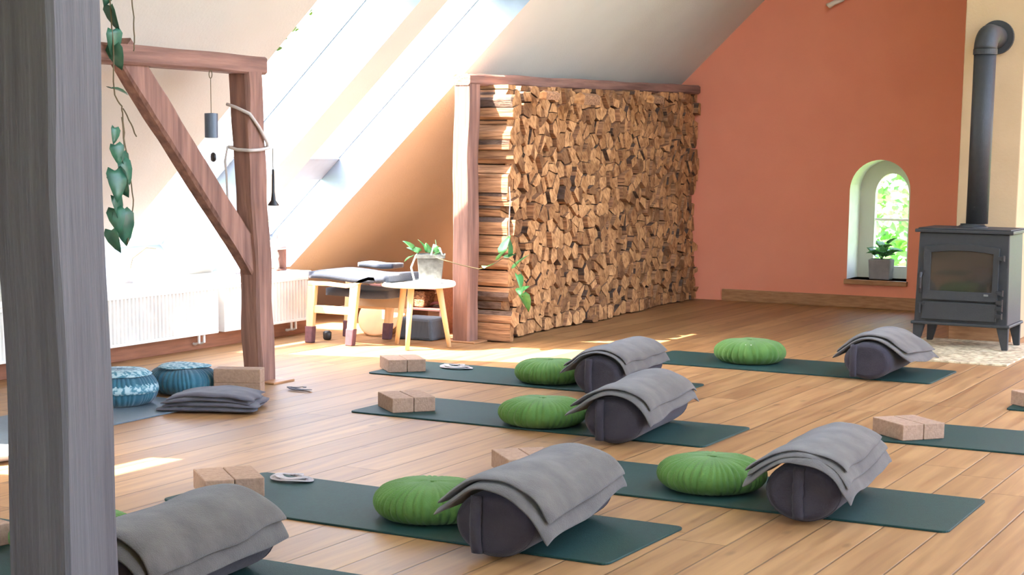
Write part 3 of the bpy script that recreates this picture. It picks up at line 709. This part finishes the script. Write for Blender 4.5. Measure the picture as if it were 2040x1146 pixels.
zafu(-3.475, 9.44, 'pleated green round cushion with small white label, alone on the back mat', seed=5, rot=0, r=.215, h=.138, n=30, pleat=.013, lab2=True)
zafu(-3.60, 3.78, 'green round cushion almost hidden behind the foreground post', seed=6, rot=0)

# ------------------------------------------------------------------ teacher's place: cushions and folded blanket by the post
def flat_blanket(x, y, rot, W_, L_, label, m, seed=3, layers=4, th=.022, taper=.3):
    bm = B(); nu, nv = 40, 30
    for ly in range(layers):
        z0 = ly*(th+.001)
        def pt(i, j, side):
            u, v = i/nu, j/nv; e = min(1, min(u, 1-u)*nu/2); f = min(1, min(v, 1-v)*nv/2); h = .5+(side-.5)*(.2+.8*min(e, f))
            n1 = noise.noise(Vector((u*2+seed, v*2, ly*.7))); n2 = noise.noise(Vector((u*5, v*5+seed, ly*.5)))
            X = (u-.5)*W_*(1-.035*ly)+.03*noise.noise(Vector((v*3, ly*2, seed)))*(2*u-1)+.02*(ly % 2)
            Y = (v-.5)*L_*(1-.03*ly)+.025*noise.noise(Vector((u*3, ly*2, seed+5)))*(2*v-1)
            hi = 1-taper*abs(2*u-1)**2
            return Vector((X, Y, (z0+th*h)*hi+.012*(ly/layers)*n1+.006*n2*(ly/layers)))
        g = {(i, j, s_): bm.verts.new(pt(i, j, s_)) for i in range(nu+1) for j in range(nv+1) for s_ in (0, 1)}
        for i in range(nu):
            for j in range(nv):
                bm.faces.new((g[i, j, 1], g[i+1, j, 1], g[i+1, j+1, 1], g[i, j+1, 1])); bm.faces.new((g[i, j, 0], g[i, j+1, 0], g[i+1, j+1, 0], g[i+1, j, 0]))
        for i in range(nu):
            for j in (0, nv): bm.faces.new((g[i, j, 0], g[i+1, j, 0], g[i+1, j, 1], g[i, j, 1]))
        for j in range(nv):
            for i in (0, nu): bm.faces.new((g[i, j, 0], g[i, j+1, 0], g[i, j+1, 1], g[i, j, 1]))
    return tag(link('folded_blanket', bm, m, loc=(x, y, .0095), rotz=rot, smooth=True), label, 'blanket')
flat_blanket(-5.09, 6.30, R(25), .47, .34, 'dark grey folded blanket lying flat on the floor beside the teal cushions', M_blanT)
t = zafu(-5.56, 6.16, 'teal round cushion with pale woven pattern band, half hidden by the foreground post', r=.185, h=.175, m=M_tealc, seed=8, pleat=.006)
bm = B(); lathe(bm, [(.172, .115), (.187, .10), (.1905, .08), (.1905, .065), (.185, .065), (.185, .10), (.17, .115)], 60); link('patterned_band', bm, M_pale, t, smooth=True)
bm = B(); lathe(bm, [(.10, .173), (.132, .169), (.16, .15), (.155, .145), (.126, .163), (.10, .167)], 60); link('woven_top', bm, M_pale, t, smooth=True)
t = zafu(-5.56, 6.64, 'teal round cushion with paler top, right of the patterned one', r=.18, h=.14, m=M_tealc, seed=9, pleat=.006)
bm = B(); lathe(bm, [(.05, .142), (.11, .142), (.135, .137), (.133, .133), (.05, .137)], 60, f=lambda r_, z_, a, j: (r_*(1+.12*math.sin(3*a)), z_+.001)); link('pale_top', bm, M_pale, t, smooth=True)  # paler pattern on the cushion top

# ------------------------------------------------------------------ low wooden stool-chair, table, storage
def stool():
    t = thing('footstool', 'low birch footstool with slate-blue pads, wearing dark felt socks on its legs', 'stool', (-6.13, 8.85, 0))
    def leg(x, y, tx, z1=.41):
        bm = B(); w_ = .029
        for q in (0, 1): pass
        prism(bm, [(-w_, -.018), (w_, -.018), (w_, .018), (-w_, .018)], lambda p: (x+tx+p[0]*.85, y+p[1], .0), lambda p: (x+p[0]*1.1, y+p[1], z1)); l = link('leg', bm, M_birch, t, bevel=.005)
        bm = B(); prism(bm, [(-w_*1.12, -.023), (w_*1.12, -.023), (w_*1.12, .023), (-w_*1.12, .023)], lambda p: (x+tx+p[0]*.85, y+p[1], .0), lambda p: (x+tx*.75+p[0]*.95, y+p[1], .112)); s_ = link('felt_sock', bm, M_sock, l, bevel=.006); s_['label'] = 'dark plum felt sock'
    for y in (0, .44): leg(-.17, y, -.03); leg(.165, y, -.045)
    bm = B(); box(bm, (-.165, -.012, .20), (.14, .012, .252)); link('lower_rail', bm, M_birch_h, t, bevel=.004)
    bm = B(); box(bm, (-.165, .428, .20), (.14, .452, .252)); link('lower_rail', bm, M_birch_h, t, bevel=.004)
    # bent side rails with rounded ends, running out to the right
    for y in (0, .44):
        k = .60 if y == 0 else .78
        bm = B(); pts = [(-.20, .395), (-.05, .40), (.10, .392), (.20*k+.04, .40), (.34*k, .425), (.46*k, .448), (.535*k, .447), (.555*k, .430), (.53*k, .415)]
        top = [(x, z+.012) for x, z in pts[:7]]+[pts[7]]; bot = [(x, z-.016) for x, z in pts[:7]]
        poly = top+[(pts[8][0], pts[8][1])]+bot[::-1]
        prism(bm, poly, lambda p: (p[0], y-.02, p[1]), lambda p: (p[0], y+.02, p[1])); link('bent_rail', bm, M_birch_h, t, bevel=.004)
    def pad(name, x0, x1, y0, y1, z0, z1, m, wav=.012):
        bm = B(); nu = 24; nv = 10
        g = {}
        for i in range(nu+1):
            for j in range(nv+1):
                for s_ in (0, 1):
                    u, v = i/nu, j/nv; e = min(1, min(u, 1-u)*nu/2.5)*min(1, min(v, 1-v)*nv/2); h = .5+(s_-.5)*(.72+.28*math.sqrt(e))
                    w_ = wav*math.sin(u*PI*2+.6)
                    g[i, j, s_] = bm.verts.new((x0+(x1-x0)*u, y0+(y1-y0)*v, z0+(z1-z0)*h+w_))
        for i in range(nu):
            for j in range(nv):
                bm.faces.new((g[i, j, 1], g[i+1, j, 1], g[i+1, j+1, 1], g[i, j+1, 1])); bm.faces.new((g[i, j, 0], g[i, j+1, 0], g[i+1, j+1, 0], g[i+1, j, 0]))
        for i in range(nu):
            for j in (0, nv): bm.faces.new((g[i, j, 0], g[i+1, j, 0], g[i+1, j, 1], g[i, j, 1]))
        for j in range(nv):
            for i in (0, nu): bm.faces.new((g[i, j, 0], g[i, j+1, 0], g[i, j+1, 1], g[i, j, 1]))
        link(name, bm, m, t, smooth=True)
    pad('seat_pad', -.19, .41, -.02, .42, .415, .475, M_navy, .009)
    pad('lower_pad', -.14, .34, .10, .42, .30, .365, M_navy, .004)
    bm = B(); box(bm, (-.14, .40, .22), (.30, .415, .33)); link('canvas_back', bm, M_taupe, t)
    pad('back_pad', -.14, .14, .48, .62, .47, .51, M_navy, .004)
stool()
def drum():
    t = thing('frame_drum', 'round tan frame drum leaning on the floor behind the stool legs', 'drum', (-6.17, 9.52, .0)); r = .185
    mt = Matrix.Translation((0, 0, .125)) @ Matrix.Rotation(R(52), 4, 'X')
    bm = B(); lathe(bm, [(r-.01, .0), (r, .004), (r, .05), (r-.008, .05), (r-.012, .004)], 48); bmesh.ops.transform(bm, matrix=mt, verts=bm.verts); link('wooden_hoop', bm, M_birch, t, smooth=True)
    bm = B(); lathe(bm, [(.01, .052), (r-.01, .052), (r, .05), (r+.001, .044)], 48); bmesh.ops.transform(bm, matrix=mt, verts=bm.verts); link('skin', bm, M_drum, t)
drum()
bm = B(); lathe(bm, [(.02, 0), (.028, .01), (.03, .05), (.02, .06)], 16); tag(link('small_bell', bm, M_black, loc=(-6.33, 9.05, 0), smooth=True), 'small black bell standing on the floor between the stool legs', 'bell')
def side_table():
    t = thing('side_table', 'small round white side table on three splayed birch legs', 'side table', (-5.60, 9.03, 0))
    bm = B(); lathe(bm, [(.20, .395), (.235, .398), (.243, .406), (.243, .420), (.238, .428), (.225, .420), (.02, .418)], 48); link('table_top', bm, M_white, t, smooth=False)
    for a in (-78, 25, 165):
        a = R(a); bm = B(); tube(bm, [(.135*math.cos(a), .135*math.sin(a), .398), (.205*math.cos(a), .205*math.sin(a), 0.003)], [.022, .014], 14); link('leg', bm, M_birch, t, smooth=True)
side_table()
def leaf_mesh(bm, mt, L_=.09, W_=.07, fold=.25):
    P = [(0, 0), (.35, -.10), (.50, .10), (.44, .42), (.24, .78), (0, 1.0)]
    mid = [bm.verts.new(mt @ Vector((0, y*L_, -.18*L_*y*y))) for y in (0, .12, .42, .75, 1.0)]
    for s_ in (1, -1):
        side = [bm.verts.new(mt @ Vector((s_*x*W_, y*L_, fold*x*W_-.18*L_*y*y))) for x, y in ((.34, -.10), (.52, .12), (.43, .45), (.22, .78))]
        f = [(mid[0], side[0], side[1], mid[1]), (mid[1], side[1], side[2], mid[2]), (mid[2], side[2], side[3], mid[3]), (mid[3], side[3], mid[4])]
        for q in f: bm.faces.new(q if s_ > 0 else q[::-1])
def leaf(parent, m, pos, direction, size=.09, roll=0, name='leaf', wid=.8):
    y = Vector(direction).normalized(); ref = Vector((0, 0, 1)) if abs(y.z) < .95 else Vector((1, 0, 0)); x = y.cross(ref).normalized(); z = x.cross(y)
    mt = Matrix((x, y, z)).transposed().to_4x4() @ Matrix.Rotation(roll, 4, 'Y'); mt.translation = Vector(pos)
    bm = B(); leaf_mesh(bm, mt, size, size*wid); o = link(name, bm, m, parent, smooth=True)
    sm = o.modifiers.new('thick', 'SOLIDIFY'); sm.thickness = .0012
    return o
def planter():
    t = thing('potted_plant', 'tapered square tin planter with trailing pothos on the white side table', 'plant', (-5.50, 9.02, .4185))
    bm = B(); sq = lambda s_, q: [(-s_, -s_), (s_, -s_), (s_, s_), (-s_, s_)]
    a, b = .068, .086
    bot = [bm.verts.new((x, y, .0)) for x, y in sq(a, 0)]; top = [bm.verts.new((x, y, .185)) for x, y in sq(b, 0)]; ti = [bm.verts.new((x, y, .185)) for x, y in sq(b-.008, 0)]; bi = [bm.verts.new((x, y, .16)) for x, y in sq(b-.012, 0)]
    bm.faces.new(bot)
    for r0, r1 in ((bot, top), (top, ti), (ti, bi)):
        for i in range(4): bm.faces.new((r0[i], r0[(i+1) % 4], r1[(i+1) % 4], r1[i]))
    bm.faces.new(bi); 
    pot = link('tin_pot', bm, M_pot, t, bevel=.004); pot.rotation_euler = (0, 0, R(30))
    bm = B()
    for s_ in (-1, 1): box(bm, (-.09, s_*.09-.004, .168), (.09, s_*.09+.004, .19)); box(bm, (s_*.09-.004, -.09, .168), (s_*.09+.004, .09, .19))
    link('rim', bm, M_pot, pot)
    bm = B(); tube(bm, [(-.11, 0, .18), (-.135, -.02, .10), (-.10, -.03, .0)], .006); tube(bm, [(.0, 0, .175), (.03, -.01, .25), (.08, -.02, .23), (.10, -.02, .18)], .006); link('white_ribbon', bm, M_paper, t, smooth=True)
    rnd = random.Random(4)
    for (x, y, z, dx, dy, dz, s_) in ((-.09, 0, .20, -1, -.2, .5, .09), (-.12, -.02, .22, -.6, -.5, .8, .085), (-.05, .02, .21, -.3, -.4, 1, .09), (-.02, 0, .2, .2, -.5, 1, .08), (.03, .01, .2, .5, -.4, .6, .08), (-.14, 0, .17, -1, 0, -.4, .07), (.0, .05, .2, .1, .3, 1, .08), (.06, -.02, .19, .6, -.6, .5, .06)):
        leaf(t, M_leaf, (x, y, z), (dx, dy, dz), s_, rnd.uniform(-.6, .6))
    # long tendril that crosses the post and the logs
    pts = [(.05, -.04, .18), (.14, -.12, .17), (.22, .00, .13), (.30, .10, .10), (.36, .14, .12), (.42, .20, .17), (.42, .28, .16), (.42, .36, .13), (.42, .45, .06), (.42, .46, -.02), (.42, .47, -.10)]
    bm = B(); tube(bm, pts, .003, 6); link('tendril', bm, M_stem, t, smooth=True)
    for (p, d, s_) in (((.36, .12, .12), (.2, -1, .1), .10), ((.40, .17, .16), (.5, .2, .8), .09), ((.42, .25, .17), (.3, .8, .4), .08), ((.41, .22, .21), (.1, .4, 1), .12), ((.42, .36, .10), (.4, .6, .8), .13), ((.42, .40, .05), (.4, -.2, -.7), .10), ((.42, .46, -.08), (.3, .5, -.9), .13), ((.42, .44, -.04), (.3, -.6, -.3), .08), ((.41, .47, -.06), (.4, .6, .5), .07)):
        leaf(t, M_leaf, p, d, s_, rnd.uniform(-.4, .4))
planter()
t = thing('plant_string', 'thin white cord hanging in front of the logs with one upright leaf', 'cord', (-5.10, 9.33, .60))
bm = B(); tube(bm, [(0, .01, .05), (0, .0, .20), (.0, .015, .36), (-.01, .02, .44)], .003, 6); link('cord', bm, M_white, t)
leaf(t, M_leaf, (0, 0, .0), (.15, -.05, 1), .13, .2)
# low shelf with basket, charcoal box
t = thing('low_shelf', 'dark red low shelf unit behind the stool and side table', 'shelf', (-6.16, 9.85, 0))
for k, z in enumerate((.0, .14, .29)):
    bm = B(); box(bm, (-.28, -.13, z+.02), (.32, .16, z+.036)); link('shelf_board', bm, M_dkwood, t, bevel=.003)
for x in (-.28, .02, .305):
    bm = B(); box(bm, (x, -.13, 0), (x+.016, .16, .33)); link('upright', bm, M_dkwood, t, bevel=.003)
t = thing('wicker_basket', 'woven brown basket with a white paper strip, on the dark red shelf', 'basket', (-6.13, 9.83, .177))
bm = B()
prism(bm, [(-.13, -.07), (.13, -.07), (.13, .07), (-.13, .07)], lambda p: (p[0]*.94, p[1], 0), lambda p: (p[0]*1.04, p[1]*1.05, .115)); link('basket_body', bm, M_wicker, t, bevel=.01)
bm = B(); prism(bm, [(-.03, 0), (.025, 0), (.045, .0), (-.01, 0)][:3]+[(-.03, .0)][:0], lambda p: (p[0], -.078, .0), lambda p: (p[0]-.03, -.080, .11)) if False else box(bm, (-.035, -.082, .0), (.015, -.077, .112)); o = link('paper_strip', bm, M_paper, t); o.rotation_euler = (0, R(-14), 0); o['label'] = 'white paper strip'
bm = B(); box(bm, (-.145, -.105, 0), (.145, .105, .15)); 
for v in bm.verts: v.co.x *= 1-.12*(v.co.z > .1)
tag(link('storage_box', bm, M_char, loc=(-5.83, 9.45, 0), bevel=.02), 'charcoal felt storage box on the floor behind the side table legs', 'box')
bm = B(); tube(bm, [(-.09, 0, .0), (-.03, 0, .02), (.03, .0, .018), (.05, 0, -.03)], .010, 8); tag(link('loose_cloth', bm, mat('dusty_pink_cloth', srgb(190, 130, 130), .9), loc=(-5.93, 9.85, .19), smooth=True), 'small pink cloth on the shelf above the charcoal box', 'cloth')

# ------------------------------------------------------------------ window sill objects
def lantern():
    t = thing('ceramic_lantern', 'small house-shaped lantern with domed pale roof on the window sill', 'lantern', (-6.9, 9.25, .43))
    bm = B(); box(bm, (-.05, -.06, 0), (.05, .06, .012)); link('base', bm, M_brownc, t, bevel=.004)
    for (x, y) in ((-.04, -.05), (.04, -.05), (.04, .05), (-.04, .05)):
        bm = B(); box(bm, (x-.009, y-.009, .012), (x+.009, y+.009, .15)); link('corner_post', bm, M_ceram if y < 0 else M_brownc, t, bevel=.003)
    bm = B(); box(bm, (-.035, .035, .012), (.045, .052, .15)); link('back_wall', bm, M_brownc, t)
    bm = B(); lathe(bm, [(.028, .012), (.024, .05), (.018, .08), (.026, .10), (.02, .125), (.006, .135)], 16); link('figure', bm, M_ceram, t, smooth=True)
    bm = B(); lathe(bm, [(.075, .148), (.078, .158), (.062, .175), (.05, .20), (.03, .215), (.014, .222), (.018, .236), (.012, .25), (.004, .262)], 24); link('domed_roof', bm, M_ceram, t, smooth=True)
lantern()
bm = B(); tube(bm, [(0, .07*math.cos(2*PI*k/32), .085+.08*math.sin(2*PI*k/32)) for k in range(33)], .012, 8, False); tag(link('ring_ornament', bm, M_ceram, loc=(-6.9, 8.84, .43), smooth=True), 'pale ring ornament on the sill, peeking out left of the braced post', 'ornament')
t = thing('sill_cup', 'tiny pale cup with a thin twig on the sill behind the hanging vine', 'cup', (-7.0, 7.86, .43))
bm = B(); lathe(bm, [(.03, 0), (.034, .02), (.036, .09), (.03, .09), (.028, .02)], 20); link('cup', bm, M_ceram, t, smooth=True)
bm = B(); tube(bm, [(0, 0, .04), (.0, .04, .15), (0, .17, .21), (0, .26, .20)], .004, 6); link('twig', bm, M_stem, t)

# ------------------------------------------------------------------ things hanging on the timber frame
t = thing('wind_chime', 'wind chime with a blue-grey tube and round clapper under the tie beam', 'wind chime', (-5.43, 6.745, 1.66))
bm = B(); tube(bm, [(0, .012*math.cos(2*PI*k/16), -.018+.02*math.sin(2*PI*k/16)) for k in range(17)], .0025, 6, False); tube(bm, [(0, 0, -.036), (0, 0, -.22)], .002, 6); link('cord', bm, M_stem, t)
bm = B(); lathe(bm, [(.030, -.34), (.034, -.338), (.034, -.215), (.01, -.213), (.008, -.22), (.03, -.222)], 28); link('chime_tube', bm, M_slate, t, smooth=False)
bm = B(); tube(bm, [(0, 0, -.22), (0, .01, -.425)], .0012, 5); link('clapper_string', bm, M_cord, t)
bm = B(); lathe(bm, [(.004, -.008), (.022, -.007), (.025, 0), (.022, .007), (.004, .008)], 24)
bmesh.ops.transform(bm, matrix=Matrix.Translation((0, .012, -.437)) @ Matrix.Rotation(R(62), 4, 'Z') @ Matrix.Rotation(R(90), 4, 'Y'), verts=bm.verts); link('clapper', bm, M_black, t, smooth=True)
# rope wound round the post
def rope():
    bm = B(); pts = []
    path = [(-5.56, 7.04, 1.50), (-5.50, 7.032, 1.485), (-5.415, 7.045, 1.45), (-5.41, 7.12, 1.38), (-5.41, 7.19, 1.30), (-5.42, 7.205, 1.275), (-5.50, 7.21, 1.27), (-5.565, 7.19, 1.27), (-5.567, 7.1, 1.275), (-5.562, 7.05, 1.275), (-5.5, 7.042, 1.262), (-5.415, 7.048, 1.258), (-5.408, 7.12, 1.262), (-5.408, 7.19, 1.27), (-5.41, 7.207, 1.275)]
    P = [Vector(p) for p in path]
    for i in range(len(P)-1):
        for k in range(5): pts.append(P[i].lerp(P[i+1], k/5))
    tube(bm, pts+[P[-1]], .009, 8)
    tube(bm, [(-5.56, 7.04, 1.28), (-5.575, 7.035, 1.20), (-5.57, 7.04, 1.13), (-5.575, 7.05, 1.02), (-5.57, 7.05, .97)], .006, 6)
    tag(link('rope', bm, M_cord, smooth=True), 'pale thin rope wound around the upper part of the braced post', 'rope')
rope()
t = thing('hanging_bell', 'slim dark horn-shaped bell hanging from a cord at the right of the braced post', 'bell', (-5.33, 7.13, 1.24))
bm = B(); tube(bm, [(-.03, .04, .03), (0, .0, -.06), (0, .0, -.12)], .003, 6); link('cord', bm, M_stem, t)
bm = B(); lathe(bm, [(.006, -.08), (.008, -.2), (.013, -.245), (.03, -.268), (.028, -.272), (.010, -.25)], 20); link('horn', bm, M_black, t, smooth=True)
# hanging vine on the tie beam
def vine():
    t = thing('hanging_vine', 'dark green vine trailing from the tie beam beside the foreground post', 'plant', (-5.38, 6.0, 1.76)); rnd = random.Random(8)
    stems = [[(0, -.05, .25), (0, -.03, .0), (.02, -.05, -.25), (.02, .0, -.3), (0, .03, -.34), (0, .035, -.45), (0, .06, -.60), (0, .085, -.74), (0, .07, -.85), (0, .04, -.95)],
             [(0, .02, -.35), (0, .03, -.48), (0, .0, -.58), (0, -.02, -.66), (0, -.02, -.78)], [(.0, -.05, .3), (.01, .0, .2), (.0, .10, .32), (.0, .12, .12), (.02, .10, .0), (.02, .09, -.04)],
             [(0, .03, -.31), (0, .08, -.38), (0, .12, -.44)], [(.0, .13, .32), (.0, .132, .6), (.0, .13, 1.0)]]
    for st_ in stems:
        bm = B(); P = [Vector(p) for p in st_]; pts = []
        for i in range(len(P)-1):
            for k in range(4): pts.append(P[i].lerp(P[i+1], k/4)+Vector((0, .004*math.sin(k+i), 0)))
        tube(bm, pts+[P[-1]], .0035, 6); link('stem', bm, M_stem, t, smooth=True)
    L_ = [((0, -.03, .28), (0, -.3, -1), .13), ((0, -.04, .16), (0, .3, -1), .13), ((0, -.03, .05), (0, .1, -1), .13), ((0, -.02, -.02), (.1, .2, -1), .12), ((0, -.05, -.22), (.2, .9, -.1), .10), ((0, -.03, -.48), (.2, .15, -1), .10),
          ((0, -.03, -.60), (.3, .2, -1), .14), ((.02, -.06, -.60), (.3, -.1, -1), .15), ((.01, .0, -.56), (.2, .4, -.9), .12), ((0, .02, -.52), (.2, .3, -1), .09), ((0, -.05, -.72), (.2, .3, -1), .13), ((0, -.04, -.78), (.3, -.1, -1), .12), ((0, -.01, -.80), (.1, .3, -1), .17), ((0, -.07, -.88), (.1, .25, -1), .12), ((0, -.03, -.40), (.2, -.2, -1), .08)]
    for p, d, s_ in L_: leaf(t, M_leafd, p, d, s_, rnd.uniform(-1.0, 1.0)+.9, wid=.72)
vine()

rnd = random.Random(31); bm = B()
for k in range(70):
    p = RM @ Vector((rnd.uniform(1.95, 3.2), 7.635+abs(rnd.gauss(0, .022)), rnd.uniform(.0, .06))); d = Vector((rnd.uniform(-.6, .6), rnd.uniform(.2, 1), rnd.uniform(-.6, .5))).normalized(); x_ = d.orthogonal().normalized(); z_ = d.cross(x_)
    mt = Matrix((x_, d, z_)).transposed().to_4x4(); mt.translation = p; s_ = rnd.uniform(.022, .045); leaf_mesh(bm, mt, s_, s_*.8)
tag(link('leafy_fringe', bm, M_tree), 'bright green leaf fringe along the upper left edge of the nearer roof window', 'leaves', kind='stuff')
# ------------------------------------------------------------------ arched window plant
t = thing('potted_plant', 'grey square pot with bright green leaves in the arched window', 'plant', (-3.845, 13.52, .235))
bm = B(); prism(bm, [(-.085, -.06), (.085, -.06), (.085, .06), (-.085, .06)], lambda p: (p[0], p[1], 0), lambda p: (p[0]*1.12, p[1]*1.12, .17)); link('pot', bm, M_potg, t, bevel=.01)
bm = B(); box(bm, (-.08, -.055, .165), (.08, .055, .172)); link('soil', bm, M_soil, t)
rnd = random.Random(12)
for k in range(22):
    a = rnd.uniform(0, 2*PI); rr = rnd.uniform(.0, .07); p0 = (rr*math.cos(a)*1.2, rr*math.sin(a)*.7, .17+rnd.uniform(.0, .13)); leaf(t, M_leaf, p0, (math.cos(a), math.sin(a)*.6, rnd.uniform(.1, 1.0)), rnd.uniform(.065, .105), rnd.uniform(-.5, .5))
bm = B()
for k in range(6): tube(bm, [(0, 0, .16), (.03*math.cos(k), .02*math.sin(k), .22), (.06*math.cos(k), .03*math.sin(k), .28)], .003, 5)
link('stems', bm, M_leaf, t)

# ------------------------------------------------------------------ wood stove with flue
def stove():
    t = thing('wood_stove', 'dark cast iron wood stove on four legs in front of the chimney breast', 'stove', (-2.543, 10.84, 0))
    # body tapers slightly towards the top
    def P(x, z, y): return Vector((x*(1-.045*(z-.16)/.6), y, z))
    bm = B(); prism(bm, [(-.305, .165), (.305, .165), (.305, .765), (-.305, .765)], lambda p: P(p[0], p[1], 0), lambda p: P(p[0], p[1], .41)); link('body', bm, M_stove, t, bevel=.008)
    bm = B(); box(bm, (-.318, -.02, .765), (.318, .43, .787)); box(bm, (-.30, -.008, .787), (.30, .42, .795)); link('top_plate', bm, M_stove, t, bevel=.006)
    bm = B(); box(bm, (-.322, -.02, .158), (.322, .42, .178)); link('base_plate', bm, M_stove, t, bevel=.006)
    def arch(x0, x1, z0, z1, rise, n=12): return [(x0, z0), (x1, z0), (x1, z1)]+[(x1+(x0-x1)*k/n, z1+rise*math.sin(PI*k/n)) for k in range(1, n)]+[(x0, z1)]
    O = arch(-.252, .237, .325, .675, .022); I = arch(-.205, .198, .385, .635, .016)
    bm = B(); a = [[bm.verts.new((x, y, z)) for x, z in O] for y in (-.004, -.024)]; b = [[bm.verts.new((x, y, z)) for x, z in I] for y in (-.010, -.020)]; n = len(O)
    for i in range(n):
        j = (i+1) % n; bm.faces.new((a[1][i], a[1][j], b[1][j], b[1][i])); bm.faces.new((a[0][i], a[0][j], a[1][j], a[1][i])); bm.faces.new((b[0][i], b[0][j], b[1][j], b[1][i])); bm.faces.new((a[0][i], a[0][j], b[0][j], b[0][i]))
    d = link('door', bm, M_stove, t, bevel=.003)
    bm = B(); prism(bm, arch(-.205, .198, .385, .635, .016), lambda p: (p[0], -.004, p[1]), lambda p: (p[0], -.011, p[1])); g = link('glass', bm, M_sglass, d); g['label'] = 'smoky glass pane'
    bm = B(); box(bm, (.150, -.029, .362), (.178, -.023, .374)); o = link('maker_plate', bm, M_pot, d); o['label'] = 'tiny bright metal badge'
    bm = B(); tube(bm, [(-.262, -.03, .50), (-.262, -.045, .47), (-.262, -.045, .40), (-.262, -.03, .37)], .009, 10); box(bm, (-.275, -.03, .485), (-.24, -.012, .515)); link('handle', bm, M_black, d)
    bm = B(); box(bm, (-.252, -.022, .195), (.237, -.002, .312)); ad = link('ash_door', bm, M_stove, t, bevel=.004)
    bm = B(); box(bm, (-.275, -.03, .285), (-.235, -.012, .305)); tube(bm, [(-.262, -.03, .295), (-.262, -.03, .235)], .007, 8); link('latch', bm, M_black, ad)
    for z in (.61, .385, .325, .285, .235):
        bm = B(); box(bm, (.232, -.036, z-.012), (.268, -.010, z+.014)); tube(bm, [(.268, -.026, z-.018), (.268, -.026, z+.02)], .007, 8); link('hinge', bm, M_black, t)
    for x in (-1, 1):
        for y in (.02, .39):
            bm = B(); prism(bm, [(-.038, -.02), (.038, -.02), (.038, .02), (-.038, .02)], lambda p: (x*.272+p[0], y+p[1], .16), lambda p: (x*.292+p[0]*.5, y+p[1]*.8, 0.012)); link('leg', bm, M_stove, t, bevel=.004)
    bm = B(); lathe(bm, [(.10, .795), (.10, .80), (.078, .812), (.078, .82)], 32, (0, .22, 0)); link('flue_collar', bm, M_stove, t, smooth=False)
stove()
t = thing('flue_pipe', 'black stovepipe rising from the stove and bending into the chimney breast', 'stovepipe', (-2.515, 11.06, .821))
bm = B(); tube(bm, [(0, 0, .0), (0, 0, 1.13)], .071, 32); link('straight_pipe', bm, M_stove, t, smooth=True)
bm = B(); pts = []
for k in range(13): a = PI/2*k/12; pts.append((0, .13*(1-math.cos(a)), 1.13+.10*math.sin(a)))
tube(bm, pts+[(0, .30, 1.23)], .074, 32); link('elbow', bm, M_stove, t, smooth=True)
bm = B(); tube(bm, [(0, 0, 1.10), (0, 0, 1.135)], .077, 32); link('joint_band', bm, M_stove, t)
bm = B(); tube(bm, [(0, .30, 1.23), (0, .335, 1.23)], .112, 36); link('wall_rosette', bm, M_stove, t)
bm = B(); box(bm, (-2.90, 10.12, 0), (-2.08, 11.37, .012)); tag(link('hearth_slab', bm, M_hearth, bevel=.002), 'pale mosaic hearth slab on the floor under the stove', 'hearth')

# pale carved thing on the terracotta wall near the top edge
bm = B(); tube(bm, [(-4.34, 13.36, 2.485), (-4.31, 13.34, 2.475), (-4.27, 13.33, 2.495), (-4.21, 13.33, 2.515), (-4.15, 13.34, 2.56), (-4.1, 13.36, 2.58)], [.012, .024, .020, .018, .02, .01], 10)
tag(link('wall_ornament', bm, M_paper, smooth=True), 'pale curved ornament high on the orange wall, cut by the top edge', 'ornament')

# ------------------------------------------------------------------ slivers at the far left edge
t = thing('patterned_pot', 'grey patterned planter at the far left edge behind the foreground post', 'planter', (-5.95, 5.10, 0))
bm = B(); lathe(bm, [(.10, 0), (.15, .06), (.16, .16), (.14, .22), (.125, .22), (.13, .15)], 32); link('pot', bm, M_pale, t, smooth=True)
for k in range(5): leaf(t, M_leafd, (.05*math.cos(k*1.3), .05*math.sin(k*1.3), .21), (math.cos(k*1.3), math.sin(k*1.3), .6), .12, .3)
bm = B(); lathe(bm, [(.06, 0), (.12, .01), (.15, .035), (.145, .038), (.06, .014)], 32); tag(link('shallow_dish', bm, M_ceram, loc=(-5.02, 4.78, 0), smooth=True), 'pale shallow dish on the floor at the far left edge', 'dish')

# ------------------------------------------------------------------ outdoors
M_grass = mat('lawn', srgb(126, 160, 84), .95, srgb(96, 132, 60), 2)
bm = B(); box(bm, (-60, -60, -3.3), (60, 80, -3.0)); struct('ground', bm, M_grass)
def tree(x, y, z0, h, r, n, label, seed, lf=.15):
    t = thing('garden_tree', label, 'tree', (x, y, z0)); rnd = random.Random(seed)
    bm = B(); tube(bm, [(0, 0, 0), (.05, .03, h*.3), (0, .1, h*.7)], [.18, .14, .06], 10); link('trunk', bm, M_bark, t)
    bm = B()
    for k in range(n):
        while True:
            p = Vector((rnd.uniform(-1, 1), rnd.uniform(-1, 1), rnd.uniform(-1, 1)))
            if .35 < p.length < 1 and noise.noise(p*2.6+Vector((seed, 0, 0))) > -.12: break
        c = Vector((p.x*r, p.y*r, h*.62+p.z*h*.42)); d = Vector((rnd.uniform(-1, 1), rnd.uniform(-1, 1), rnd.uniform(-1, .4))).normalized(); x_ = d.orthogonal().normalized(); z_ = d.cross(x_)
        mt = Matrix((x_, d, z_)).transposed().to_4x4(); mt.translation = c; s_ = lf*rnd.uniform(.6, 1.2); leaf_mesh(bm, mt, s_, s_*.7)
    o = link('foliage', bm, M_tree, t); return t
tree(-5.4, 20.5, -3.0, 6.4, 2.2, 5200, 'bright green garden tree seen through the arched window', 3)
